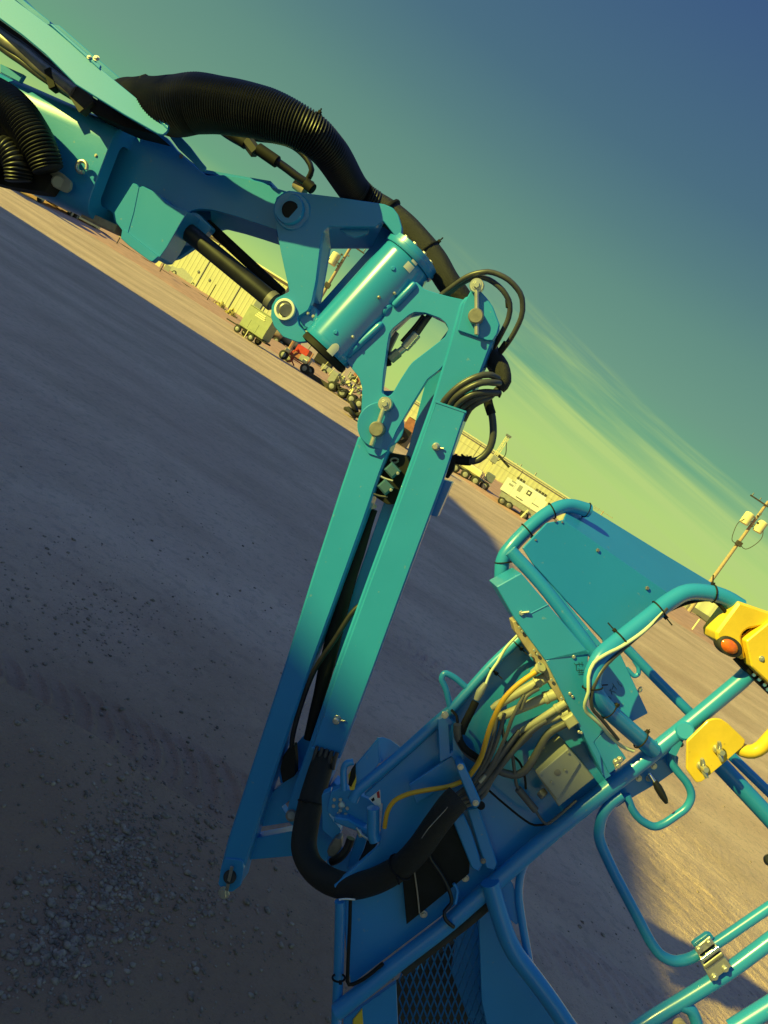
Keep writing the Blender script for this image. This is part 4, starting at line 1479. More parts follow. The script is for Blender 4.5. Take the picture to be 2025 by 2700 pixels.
# black flap
plate('rubber_flap', PB, [(1060, 2300), (1072, 2438), (1120, 2400), (1237, 2304), (1240, 2262), (1206, 2164), (1150, 2190)], -0.012, 0.006, M_BLACKM, LIFT, r=2)
tube('wire', bp([(1092, 2296, -0.008), (1100, 2350, -0.008), (1106, 2408, -0.008)]), 0.002, M_TAN, LIFT)
tube('wire', bp([(1126, 2214, 0.03), (1131, 2256, 0.012), (1166, 2310, 0.008), (1187, 2355, 0.006), (1190, 2382, 0.01), (1172, 2404, 0.026), (1176, 2426, 0.032), (1196, 2444, 0.022)]), 0.0048, M_BLACK, LIFT)
tube('wire', bp([(1196, 2330, 0.0), (1206, 2350, 0.0), (1200, 2384, 0.01)]), 0.004, M_PAINT, LIFT)

# control box
BOXF = [(1309, 1547), (1374, 1510), (1440, 1590), (1556, 1722), (1527, 1697), (1439, 1741)]
CB = plate('control_box', PB, [(1309, 1547), (1374, 1511), (1556, 1724), (1548, 1716), (1438, 1742), (1358, 1633)], 0.075, 0.11, M_PAINT, LIFT, r=2, ch=0.002)
PB2 = Plane((1439, 1742, PB.depth(1439, 1742, 0.074)), (1540, 1690, PB.depth(1540, 1690, 0.074)), (1596, 2020, PB.depth(1596, 2020, 0.052)))
CB2 = plate('box_cover', PB2, [(1440, 1743), (1529, 1699), (1552, 1720), (1546, 1800), (1548, 1862), (1575, 1895), (1598, 1921), (1566, 1957), (1584, 1990), (1590, 2046), (1570, 1998), (1521, 1906)], 0.0, 0.09, M_PAINT, CB, r=2)
plate('box_cover', PB2, [(1566, 1956), (1598, 1922), (1652, 2000), (1616, 2034), (1606, 2040)], -0.001, 0.06, M_PAINT, CB, r=2)
plate('box_cover', PB2, [(1521, 1906), (1566, 1956), (1612, 2046), (1596, 2056), (1572, 2010)], -0.006, 0.06, M_PAINT, CB, r=2)
v, f = tube_geo(bp([(1384, 1625), (1412, 1611), (1446, 1594)], 0.0752), 0.0014, 'poly', seg=6)
mk('seam', v, f, M_PAINT, CB)
for (x, y, s) in ((1374, 1616, 6.5), (1512, 1731, 5), (1502, 1828, 4.5), (1509, 1836, 4), (1526, 1929, 4.5), (1532, 1931, 4)):
    pl_, o_ = (PB, 0.075) if y < 1700 else (PB2, 0.0)
    hexbolt(pl_.pt(x, y, o_), pl_.n, pl_.m(x, y, s), M_ZINC, CB, washer=False)
cyl('latch_pin', PB.pt(1374, 1616, 0.078), PB.pt(1396, 1613, 0.082), 0.003, M_ZINC, CB, 0.001, 8)
bolts(PB2, [(1624, 2008), (1634, 2002), (1628, 2018)], 0.0, 6, M_ZINC, CB)
# marker pen writing, upright strokes that can hardly be read
for pts in ([(1514, 1748), (1518, 1754)], [(1516, 1752), (1530, 1750), (1538, 1752)], [(1519, 1752), (1520, 1768)], [(1526, 1746), (1528, 1756)], [(1534, 1745), (1535, 1756)], [(1520, 1768), (1538, 1766)],
            [(1526, 1762), (1528, 1773)], [(1524, 1773), (1540, 1772)], [(1533, 1765), (1535, 1777)], [(1525, 1778), (1537, 1777)]):
    tube('marker_stroke', [PB2.pt(x, y, 0.0006) for x, y in pts], 0.0007, M_INK, CB2, 'poly', seg=6)
# connector panel on the box side
CP = plate('connector_panel', PB, [(1352, 1640), (1366, 1634), (1440, 1742), (1524, 1906), (1512, 1912), (1428, 1768), (1360, 1668)], 0.05, 0.05, M_TAN, CB, r=2)
for (x, y) in ((1359, 1633), (1369, 1654), (1376, 1664), (1408, 1714), (1398, 1727), (1416, 1724), (1421, 1748), (1453, 1792), (1480, 1840)):
    hexbolt(PB.pt(x, y, 0.055), PB.n, PB.m(x, y, 4.2), M_ZINC, CP, washer=False)


def connector(a, b, r, off=0.035, k=1.0):
    pa, pb = PB.pt(a[0], a[1], off), PB.pt(b[0], b[1], off * 0.6)
    d = pb - pa
    q = PB.m(a[0], a[1], 1.0)
    v, f = lathe_geo(pa, d, [(0, r * q * 1.15), (d.length * 0.16, r * q * 1.15), (d.length * 0.17, r * q * 1.3), (d.length * 0.22, r * q * 1.3), (d.length * 0.23, r * q), (d.length * 0.9, r * q * 0.9), (d.length, r * q * 0.55)], 18)
    return mk('connector', v, f, M_BEIGE, CP)


connector((1446, 1782), (1296, 1868), 12)
connector((1472, 1826), (1304, 1896), 13)
connector((1492, 1852), (1372, 1930), 9, 0.055)
connector((1500, 1876), (1428, 1908), 9, 0.05)
connector((1428, 1758), (1404, 1776), 11, 0.06)
c = PB.pt(1502, 1898, 0.055)
_u = (PB.pt(1514, 1890, 0.055) - PB.pt(1490, 1906, 0.055)).normalized()
v, f = box_geo(c, _u, PB.n.cross(_u), PB.n, PB.m(1502, 1898, 15), PB.m(1502, 1898, 15), 0.014, 0.003)
mk('connector', v, f, M_BEIGE, CP, 30)
# cables
tube('yellow_cable', bp([(1412, 1772, 0.065), (1367, 1804, 0.07), (1331, 1840, 0.075), (1307, 1883, 0.075), (1289, 1928, 0.07), (1268, 1998, 0.06), (1246, 2034, 0.04), (1232, 2050, 0.025)]), 0.0062, M_YCABLE, LIFT)
tube('yellow_cable', bp([(1220, 2060, 0.025), (1181, 2074, 0.035), (1120, 2084, 0.035), (1075, 2094, 0.03), (1039, 2112, 0.025), (1021, 2142, 0.02), (1014, 2182, 0.01)]), 0.0056, M_YCABLE, LIFT)
CAB = [
    ([(1366, 1936, 0.04), (1320, 1996, 0.042), (1284, 2046, 0.035), (1256, 2084, 0.025), (1226, 2106, 0.02), (1202, 2116, 0.02)], 0.0055, M_CABLE),
    ([(1440, 1900, 0.05), (1396, 1930, 0.055), (1344, 1992, 0.05), (1290, 2062, 0.035), (1258, 2096, 0.025), (1226, 2114, 0.02), (1204, 2124, 0.02)], 0.0055, M_CABLE),
    ([(1330, 1880, 0.05), (1318, 1930, 0.055), (1296, 1990, 0.05), (1262, 2046, 0.035), (1232, 2078, 0.022), (1204, 2094, 0.02)], 0.0048, M_CABLE),
    ([(1384, 1930, 0.03), (1340, 1986, 0.03), (1296, 2040, 0.028), (1268, 2080, 0.022), (1236, 2110, 0.016), (1206, 2126, 0.016)], 0.0060, M_CABLE),
    ([(1370, 1926, 0.05), (1330, 1975, 0.05), (1290, 2030, 0.04), (1262, 2072, 0.03), (1232, 2096, 0.022), (1204, 2112, 0.022)], 0.0060, M_CABLE),
    ([(1428, 1908, 0.045), (1380, 1948, 0.05), (1320, 2020, 0.04), (1272, 2082, 0.03), (1240, 2106, 0.022), (1208, 2120, 0.022)], 0.0068, M_CABLE),
    ([(1310, 1890, 0.04), (1302, 1940, 0.05), (1282, 2000, 0.045), (1254, 2052, 0.03), (1226, 2078, 0.022), (1200, 2098, 0.022)], 0.0050, M_CABLE),
    ([(1382, 1832, 0.06), (1352, 1890, 0.065), (1334, 1940, 0.06), (1300, 2010, 0.05), (1262, 2060, 0.03), (1230, 2086, 0.02), (1202, 2104, 0.02)], 0.0045, M_CABLE),
    ([(1420, 1816, 0.05), (1388, 1836, 0.06), (1374, 1870, 0.06)], 0.0050, M_CABLE),
    ([(1400, 1935, 0.04), (1350, 1985, 0.035), (1300, 2050, 0.03), (1275, 2096, 0.025), (1244, 2118, 0.02), (1212, 2128, 0.02)], 0.0062, M_CABLE),
    ([(1490, 1908, 0.045), (1446, 1934, 0.04), (1420, 1976, 0.035), (1396, 2018, 0.03), (1368, 2042, 0.025), (1330, 2038, 0.02), (1272, 2010, 0.015), (1232, 1984, 0.02), (1208, 1944, 0.03), (1206, 1910, 0.035)], 0.0095, M_CABLE),
    ([(1322, 1896, 0.03), (1330, 1950, 0.03), (1350, 1988, 0.03), (1356, 2030, 0.03), (1362, 2070, 0.02), (1374, 2086, 0.015)], 0.0042, M_CABLE),
    ([(1340, 1985, 0.03), (1370, 2010, 0.02), (1384, 2050, 0.015), (1386, 2080, 0.01)], 0.003, M_BLACKM),
    ([(1290, 2085, 0.01), (1330, 2120, 0.008), (1380, 2160, 0.008), (1410, 2176, 0.012), (1446, 2172, 0.022)], 0.0028, M_BLACKM),
    ([(1366, 2080, 0.016), (1392, 2112, 0.014), (1412, 2136, 0.012)], 0.009, M_CABLE),
    ([(1412, 2136, 0.012), (1424, 2156, 0.016), (1440, 2172, 0.022), (1462, 2160, 0.026), (1520, 2110, 0.026)], 0.0035, M_CABLE),
    ([(1240, 1876, 0.02), (1222, 1912, 0.025), (1210, 1940, 0.03), (1224, 1972, 0.03), (1262, 2000, 0.02)], 0.0085, M_BLACKM),
    ([(1190, 1872, 0.01), (1204, 1888, 0.02), (1208, 1920, 0.03)], 0.0035, M_BLACKM),
]
for pts, r, m_ in CAB:
    tube('cable', bp(pts), r, m_, LIFT, seg=10)
plate('cable_label', PB, [(1262, 2062), (1278, 2044), (1284, 2048), (1268, 2068)], 0.05, 0.012, M_BEIGE, LIFT, r=2)
# light wire strapped along the tubes
M_LWIRE = mat('pale_wire', (0.60, 0.66, 0.50), 0.5)
tube('wire', bp([(1374, 1666, 0.02), (1352, 1688, 0.012), (1331, 1712, 0.006), (1312, 1746, 0.004), (1295, 1770, 0.004), (1283, 1798, 0.012), (1280, 1806, 0.014)]), 0.0035, M_LWIRE, LIFT)
tube('wire_joint', bp([(1281, 1802, 0.014), (1266, 1824, 0.016), (1256, 1846, 0.018)]), [0.006, 0.010, 0.007], M_GREYB, LIFT)
tube('wire_boot', bp([(1254, 1850, 0.018), (1240, 1880, 0.02), (1226, 1908, 0.02), (1216, 1934, 0.024)]), 0.0095, M_BLACKM, LIFT)
for a, b in (((1362, 1698), (1380, 1680)), ((1296, 1764), (1312, 1746))):
    tie_at(PB, a, b, -0.018, 15.5, RAIL, tail=0.012, tr=0.0018, twist=1.5)

# hood: front frame tube, mid bar, two sheet facets
HF = [(1322, 1540, -0.06), (1326, 1478, -0.06), (1350, 1440, -0.06), (1392, 1396, -0.07), (1438, 1358, -0.085), (1476, 1338, -0.10), (1508, 1334, -0.115), (1552, 1346, -0.13)]
HOOD = tube('hood_frame', bp(HF), PB.m(1450, 1360, 20), M_PAINT, LIFT, 'cr', seg=18)
HF2 = [(1952, 1600, 0.02), (1915, 1578, 0.02), (1872, 1564, 0.022), (1812, 1562, 0.03), (1762, 1588, 0.04), (1716, 1624, 0.055), (1624, 1696, 0.085), (1584, 1732, 0.10), (1564, 1776, 0.11), (1562, 1808, 0.11), (1580, 1844, 0.10), (1614, 1882, 0.075), (1690, 1950, 0.03), (1722, 1978, 0.01)]
HT2 = tube('hood_frame', bp(HF2), PB.m(1700, 1640, 22), M_PAINT, HOOD, 'cr', seg=20)
tube('mid_bar', bp([(1346, 1452, 0.015), (1440, 1556, 0.02), (1582, 1742, 0.022)]), PB.m(1460, 1580, 17), M_PAINT, HOOD, 'cr', seg=18)
dP = PB.depth
HFACE = Plane((1404, 1486, dP(1404, 1486, 0.02)), (1596, 1692, dP(1596, 1692, -0.01)), (1485, 1372, dP(1485, 1372, -0.03)))
plate('hood_sheet', HFACE, [(1443, 1378), (1485, 1371), (1620, 1464), (1752, 1557), (1772, 1580), (1700, 1640), (1596, 1700), (1590, 1686), (1500, 1590), (1408, 1488), (1380, 1444)], 0.0, 0.006, M_PAINT, HOOD, r=2)
HBACK = Plane((1485, 1371, HFACE.depth(1485, 1371)), (1752, 1557, HFACE.depth(1752, 1557)), (1750, 1460, HFACE.depth(1752, 1557) + 0.30))
plate('hood_sheet', HBACK, [(1486, 1371.5), (1500, 1338), (1552, 1338), (1750, 1460), (1948, 1579), (1948, 1600), (1880, 1566), (1800, 1560), (1772, 1572), (1752, 1557.5)], 0.0, 0.006, M_PAINT, HOOD, r=2)
plate('filler_strip', PB, [(1404, 1496), (1414, 1492), (1586, 1698), (1570, 1708)], 0.006, 0.006, M_PAINT, HOOD)
for (x, y, s) in ((1575, 1451, 5), (1705, 1551, 5.5), (1482, 1377, 3), (1464, 1374, 4), (1412, 1424, 3)):
    hexbolt(HFACE.pt(x, y, 0.0), HFACE.n, HFACE.m(x, y, s), M_STEEL, HOOD, washer=False)
for (a, b, o_, r) in (((1456, 1346), (1474, 1338), -0.092, 22), ((1390, 1398), (1402, 1388), -0.07, 22), ((1327, 1482), (1326, 1470), -0.06, 22), ((1548, 1345), (1560, 1350), -0.13, 21)):
    tie_at(PB, a, b, o_, r, HOOD, tail=0.012, tr=0.0018, twist=2.2)
for (a, b, o_, r, tw) in (((1738, 1606), (1752, 1596), 0.047, 24, 1.6), ((1640, 1684), (1624, 1697), 0.08, 25, 1.6), ((1562, 1812), (1562, 1800), 0.11, 24, 2.4), ((1606, 1874), (1614, 1882), 0.08, 24, -1.2), ((1690, 1950), (1700, 1958), 0.03, 25, -1.5), ((1880, 1565), (1872, 1564), 0.022, 23, 1.8)):
    tie_at(PB, a, b, o_, r, HOOD, tail=0.014, tr=0.002, twist=tw)
tube('wire', bp([(1748, 1612, 0.065), (1700, 1662, 0.085), (1640, 1704, 0.105), (1600, 1724, 0.122), (1566, 1748, 0.13), (1552, 1784, 0.132), (1552, 1824, 0.13), (1543, 1852, 0.118), (1546, 1876, 0.105), (1580, 1908, 0.09), (1612, 1944, 0.06), (1640, 1968, 0.04), (1670, 1980, 0.03)]), 0.0042, M_LWIRE, HOOD)
tube('wire', bp([(1758, 1604, 0.062), (1712, 1652, 0.08), (1650, 1706, 0.098), (1600, 1752, 0.118), (1574, 1790, 0.128), (1560, 1830, 0.126), (1562, 1868, 0.112), (1586, 1896, 0.096), (1630, 1950, 0.06)]), 0.0042, M_GREYH, HOOD)
tube('wire', bp([(1758, 1612, 0.03), (1800, 1594, 0.028), (1840, 1584, 0.026), (1876, 1582, 0.026), (1900, 1598, 0.026), (1920, 1624, 0.026), (1932, 1650, 0.03)]), 0.0042, M_BLACKM, HOOD)
tube('wire', bp([(1760, 1608, 0.034), (1796, 1586, 0.032), (1836, 1576, 0.03)]), 0.004, M_LWIRE, HOOD)
# lower end of the box seen beyond the tube
BB = plate('box_end', PB, [(1604, 1726), (1632, 1716), (1709, 1881), (1658, 1908), (1610, 1884), (1570, 1810), (1576, 1760)], -0.03, 0.05, M_PAINT, LIFT, r=3)
for pts in ([(1604, 1836), (1612, 1842)], [(1606, 1820), (1624, 1826)], [(1610, 1816), (1614, 1832)], [(1615, 1802), (1626, 1818)], [(1628, 1796), (1632, 1804), (1640, 1810)], [(1618, 1808), (1614, 1818)]):
    tube('marker_stroke', [PB.pt(x, y, -0.0294) for x, y in pts], 0.0007, M_INK, BB, 'poly', seg=6)
hexbolt(PB.pt(1686, 1818, -0.06), PB.ex, 0.006, M_ZINC, BB)

# junction box
JP = Plane((1416, 2043, dP(1416, 2043, 0.05)), (1500, 1975, dP(1500, 1975, 0.05)), (1480, 2126, dP(1480, 2126, 0.04)))
JX = plate('junction_box', JP, [(1416, 2042), (1498, 1973), (1520, 1996), (1568, 2052), (1474, 2128)], 0.0, 0.085, M_GREYB, LIFT, r=2, ch=0.003)
plate('box_lid', JP, [(1417, 2042), (1498, 1974), (1530, 2012), (1470, 2110)], 0.005, 0.004, M_GREYB, JX, r=3)
v, f = lathe_geo(JP.pt(1470, 2037, 0.0055), JP.n, [(0, JP.m(1470, 2037, 9)), (0.0005, JP.m(1470, 2037, 9)), (0.0008, JP.m(1470, 2037, 7.5))], 24)
mk('emblem', v, f, M_STEEL, JX)
for (x, y) in ((1424, 2040), (1498, 1984), (1455, 2062), (1490, 2030)):
    hexbolt(JP.pt(x, y, 0.006), JP.n, JP.m(x, y, 3.2), M_GREYB, JX, washer=False)
cyl('cable_gland', JP.pt(1424, 2086, -0.05), JP.pt(1436, 2100, -0.04), 0.012, M_STEEL, JX)

# channel below the rail with grip, fitting and wire loop
CH = plate('channel', PB, [(1606, 2112), (1640, 2070), (1764, 1986), (1790, 1996), (1786, 2030), (1740, 2062), (1660, 2108), (1626, 2130)], -0.03, 0.04, M_PAINT, LIFT, r=4)
for (x, y) in ((1684, 2052), (1711, 2052), (1724, 2020)):
    hexbolt(PB.pt(x, y, -0.029), PB.n, PB.m(x, y, 6), M_ZINC, CH)
GR = tube('grip_lever', bp([(1726, 2060, 0.01), (1735, 2076, 0.012), (1745, 2094, 0.012), (1753, 2108, 0.012), (1757, 2117, 0.012)]), [PB.m(1740, 2090, r) for r in (7, 10.5, 10, 8, 5)], M_BLACK, CH, seg=16)
cyl('grip_collar', PB.pt(1712, 2040, -0.005), PB.pt(1727, 2064, 0.01), 0.0065, M_CHROME, GR, seg=12)
rail('wire_loop', [(1652, 2096), (1668, 2138), (1690, 2164), (1725, 2182), (1752, 2172), (1812, 2130), (1826, 2098), (1814, 2066), (1786, 2034), (1768, 2008), (1772, 1968)], 10.5, -0.01, 0.035, CH)
bs = cyl('boss', PB.pt(1806, 1927, 0.0), PB.pt(1806, 1927, 0.03), PB.m(1806, 1927, 24), M_PAINT, RAIL, 0.004, 32)
beam('boss_tab', PB.pt(1796, 1936, 0.012), PB.pt(1770, 1990, 0.012), 0.018, 0.012, PB.n, M_PAINT, bs)
cyl('knob', PB.pt(1838, 1905, 0.0), PB.pt(1858, 1898, 0.01), 0.012, M_BLACKM, bs)
cyl('hook', PB.pt(1784, 1955, 0.0), PB.pt(1800, 1966, 0.0), 0.006, M_STEEL, bs)

# yellow bracket plate and yellow bar
YP = plate('yellow_bracket', PB, [(1812, 1955), (1868, 1900), (1884, 1895), (1902, 1896), (1920, 1908), (1966, 1952), (1960, 1968), (1910, 2012), (1850, 2062), (1836, 2064), (1811, 2030)], 0.045, 0.007, M_YELLOW, LIFT, r=5)


def wing_nut(x, y, ang):
    p = PB.pt(x, y, 0.046)
    d = (PB.ex * math.cos(ang) + PB.ey * math.sin(ang))
    mb = MB()
    mb.add(*lathe_geo(p, PB.n, [(0, 0.011), (0.008, 0.010), (0.011, 0.007), (0.03, 0.0065)], 14))
    mb.add(*tube_geo([p + PB.n * 0.010 + d * 0.003, p + PB.n * 0.016 + d * 0.014, p + PB.n * 0.019 + d * 0.024], [0.006, 0.0065, 0.004], 'cr', 0.004, seg=10))
    mb.add(*tube_geo([p + PB.n * 0.010 - d * 0.003, p + PB.n * 0.016 - d * 0.014, p + PB.n * 0.019 - d * 0.024], [0.006, 0.0065, 0.004], 'cr', 0.004, seg=10))
    return mb.build('wing_nut', M_ZINC, YP)


wing_nut(1890, 1974, 2.3)
wing_nut(1848, 2018, 2.4)
tube('yellow_bar', bp([(1940, 1962, 0.02), (1958, 1978, 0.03), (1984, 1982, 0.035), (2008, 1970, 0.04), (2030, 1946, 0.045), (2075, 1900, 0.05)]), PB.m(1990, 1970, 18), M_YELLOW, LIFT)

# far tubes going right
rail('guard_rail', [(1880, 2000), (1900, 2018), (2025, 2152), (2130, 2270)], 23, -0.02, 0.05)
rail('guard_rail', [(1920, 1985), (2025, 2086), (2130, 2190)], 13, -0.06, 0.05)
T3 = rail('cross_tube', [(1640, 1696), (1720, 1780), (1816, 1876)], 13, -0.04, 0.05)
rail('tie_ring', [(1672, 1742), (1684, 1760), (1684, 1778), (1672, 1784), (1652, 1762)], 6, -0.04, 0.02, T3)

# swing gate and lower rails
GATE = rail('gate_frame', [(1640, 2096), (1612, 2116), (1586, 2150), (1578, 2200), (1584, 2226), (1618, 2300), (1664, 2386), (1716, 2486), (1742, 2520), (1778, 2536), (1814, 2530), (1846, 2514), (1900, 2480), (2025, 2394), (2150, 2310)], 14, 0.0, 0.05, at=(1700, 2450))
LOW = rail('guard_rail', [(1640, 2740), (1736, 2676), (1814, 2630), (1917, 2565), (2025, 2484), (2150, 2390)], 20, 0.0, 0.05, at=(1850, 2600))
rail('brace', [(1796, 2650), (1822, 2660), (1836, 2690), (1850, 2760)], 16, 0.004, 0.03, LOW)
rail('guard_rail', [(1930, 2716), (2025, 2656), (2150, 2580)], 24, 0.02, 0.05, at=(1990, 2680))
plate('gate_tab', PB, [(1826, 2492), (1834, 2484), (1866, 2462), (1878, 2464), (1884, 2474), (1840, 2506)], 0.006, 0.012, M_PAINT, GATE, r=4)
LT = plate('gate_latch', PB, [(1834, 2500), (1872, 2470), (1902, 2510), (1930, 2548), (1876, 2590), (1852, 2545)], 0.028, 0.004, M_ZINC, LIFT, holes=[[(1846, 2518), (1882, 2490), (1906, 2522), (1866, 2552)]], r=1)
plate('hinge_block', PB, [(1846, 2518), (1882, 2490), (1908, 2524), (1868, 2554)], 0.022, 0.01, M_GRIME_SHADE, LT, r=1)
cyl('hinge_pin', PB.pt(1848, 2532, 0.030), PB.pt(1896, 2496, 0.030), 0.0065, M_CHROME, LT, 0.001, 14)
cyl('hinge_pin', PB.pt(1856, 2548, 0.026), PB.pt(1904, 2512, 0.026), 0.0075, M_STEEL, LT, 0.001, 14)
bolts(PB, [(1842, 2502), (1868, 2484), (1884, 2576), (1912, 2554)], 0.028, 6.5, M_ZINC, LT)
v, f = lathe_geo(PB.pt(1790, 2700, 0.03), PB.n, [(0, 0.016), (0.012, 0.016), (0.014, 0.013)], 24)
mk('foot_pad', v, f, M_TAN, LOW)
cyl('rubber_knob', PB.pt(2028, 2268, 0.0), PB.pt(2034, 2268, 0.02), PB.m(2028, 2268, 15), M_BLACK, LIFT)

# yellow contact alarm housing with amber lamp
YH1 = plate('alarm_housing', PB, [(1950, 1586), (2060, 1624), (2060, 1646), (2014, 1652), (1974, 1659), (1962, 1668), (1956, 1680), (1962, 1710), (1968, 1738), (1956, 1740), (1922, 1712), (1890, 1688), (1888, 1668), (1918, 1628)], 0.05, 0.07, M_YELLOW, LIFT, r=4, ch=0.006)
plate('alarm_cover', PB, [(1968, 1690), (2060, 1616), (2070, 1840), (1982, 1758)], 0.065, 0.05, M_YELLOW, YH1, r=4, ch=0.003)
hexbolt(PB.pt(2008, 1737, 0.065), PB.n, PB.m(2008, 1737, 5), M_ZINC, YH1)
plate('alarm_gap', PB, [(1952, 1688), (1962, 1664), (1990, 1650), (2040, 1640), (1975, 1692), (1982, 1760), (1972, 1746)], 0.03, 0.02, M_BLACKM, YH1)
la = 0.60
LPp = PB.pt(1927, 1706, 0.052)


def ell_disc(name, px, py, off, th, rx, ry, rot, mat_, parent, dome=0.0):
    o2 = PB.uv(PB.pt(px, py, off))
    q = PB.m(px, py, 1.0)
    ex2 = (PB.uv(PB.pt(px + math.cos(rot) * 20, py + math.sin(rot) * 20, off)) - o2).normalized()
    ey2 = Vector((-ex2.y, ex2.x))
    V, Fc = [], []
    n = 32
    prof = [(1.0, -th), (1.0, -0.001), (0.96, 0.0)] + ([(0.8, dome * 0.5), (0.5, dome * 0.85), (0.2, dome)] if dome else [(0.3, 0.0)])
    for (s, h) in prof:
        for i in range(n):
            a = 2 * math.pi * i / n
            p = o2 + ex2 * (rx * q * s * math.cos(a)) + ey2 * (ry * q * s * math.sin(a))
            V.append(PB.xyz(p.x, p.y, off + h))
    for k in range(len(prof) - 1):
        for i in range(n):
            j = (i + 1) % n
            Fc.append((k * n + i, k * n + j, (k + 1) * n + j, (k + 1) * n + i))
    Fc.append(tuple((len(prof) - 1) * n + i for i in range(n)))
    return mk(name, V, Fc, mat_, parent, 50)


LB = ell_disc('lamp_bezel', 1927, 1706, 0.058, 0.03, 34, 23, 0.62, M_GRIME_SHADE, YH1)
ell_disc('lamp_lens', 1924, 1705, 0.0585, 0.02, 25, 17, 0.62, M_LAMP, LB, 0.008)
plate('switch_bar', PB, [(1944, 1744), (1958, 1738), (2060, 1828), (2060, 1858), (1974, 1776)], 0.03, 0.025, M_BLACKM, LIFT, r=2)
for (x, y) in ((1986, 1778), (2000, 1790), (2014, 1804), (2022, 1816)):
    hexbolt(PB.pt(x, y, 0.032), PB.n, PB.m(x, y, 6), M_CHROME, LIFT, washer=False)

# ------------------------------------------------------------------ chassis, out of the frame to the left
def build_chassis():
    base = LIFT_POS
    yaw = math.atan2(BOOM_DIR.y, BOOM_DIR.x)
    end = PM.pt(0, 270) - BOOM_DIR * 4.3
    mb = MB()
    mb.add(*abox((base.x, base.y, 1.0), 2.8, 1.7, 0.35, yaw, 0.05))
    mb.build('chassis', M_PAINT, LIFT)
    mb = MB()
    mb.add(*abox((base.x - 0.3 * BOOM_DIR.x, base.y, 1.75), 2.6, 1.5, 0.95, yaw, 0.12))
    mb.build('turntable', M_PAINT, LIFT)
    hz = end.z + 0.05
    v, f = beam_geo(Vector((base.x, base.y, 2.0)), Vector((end.x, end.y, hz)), 0.4, 0.4, BOOM_DIR, 0.02)
    mk('riser', v, f, M_PAINT, LIFT)
    ex = Vector((math.cos(yaw), math.sin(yaw), 0))
    ey = Vector((-math.sin(yaw), math.cos(yaw), 0))
    for sx in (-1, 1):
        for sy in (-1, 1):
            c = Vector((base.x, base.y, 0.42)) + ex * sx * 1.15 + ey * sy * 0.95
            w = mk('wheel', *lathe_geo(c - ey * 0.16, ey, [(0, 0.30), (0.02, 0.40), (0.06, 0.43), (0.26, 0.43), (0.30, 0.40), (0.32, 0.30)], 32), M_BLACKM, LIFT)
            mk('rim', *lathe_geo(c - ey * 0.17, ey, [(0, 0.2), (0.34, 0.2)], 24), M_GREYB, w)


build_chassis()
# ------------------------------------------------------------------ far side of the yard
M_WALL = mat('cream_steel_wall', (0.47, 0.455, 0.32), 0.55, var=0.05, vscale=0.6)
M_WALL2 = mat('pale_steel_wall', (0.62, 0.60, 0.42), 0.55, var=0.06, vscale=0.5)
M_ROOF = mat('pale_roof', (0.70, 0.66, 0.42), 0.5, var=0.06)
M_RGRAV = mat('red_gravel', (0.56, 0.30, 0.235), 0.95, var=0.18, vscale=1.2, bump=0.8, bscale=9, speck=((0.55, 0.36, 0.28), 4, 0.62, 0.5))
M_OLIVE = mat('olive_paint', (0.30, 0.33, 0.20), 0.5, var=0.08, vscale=3)
M_WOOD = mat('pole_wood', (0.42, 0.31, 0.22), 0.85, var=0.25, vscale=8)
M_WOODD = mat('dark_shadow_wood', (0.06, 0.05, 0.045), 0.85, var=0.4, vscale=4)
M_GREYP = mat('slate_grey_paint', (0.16, 0.18, 0.22), 0.5, var=0.15)
M_MIDG = mat('mid_grey_paint', (0.30, 0.30, 0.30), 0.5, var=0.12)
M_CREAM = mat('cream_paint', (0.72, 0.66, 0.40), 0.5, var=0.08)
M_REDP = mat('red_paint', (0.50, 0.035, 0.03), 0.45, var=0.15)
M_RUST = mat('rust_paint', (0.38, 0.14, 0.10), 0.7, var=0.25, vscale=5)
M_TYRE = mat('tyre_rubber', (0.02, 0.02, 0.02), 0.8, var=0.3)
M_GLASSD = mat('dark_glass', (0.03, 0.035, 0.04), 0.08, var=0.1)
M_DRY = mat('dry_grass', (0.55, 0.46, 0.16), 0.9, var=0.3, vscale=4)


def dist(p):
    return (p - CAM).dot(F_)


def mpp(p):
    return dist(p) / FPX


def yawof(a, b):
    return math.atan2(b.y - a.y, b.x - a.x)


def wheel(parent, c, r, w, yaw, mat_=None):
    ey = Vector((-math.sin(yaw), math.cos(yaw), 0))
    o = mk('wheel', *lathe_geo(c - ey * w / 2, ey, [(0, r * 0.6), (w * 0.05, r * 0.9), (w * 0.2, r), (w * 0.8, r), (w * 0.95, r * 0.9), (w, r * 0.6)], 20), M_TYRE, parent)
    mk('rim', *lathe_geo(c - ey * w * 0.52, ey, [(0, r * 0.5), (w * 0.04, r * 0.55), (w * 1.0, r * 0.55), (w * 1.04, r * 0.5)], 16), mat_ or M_GREYB, o)
    return o


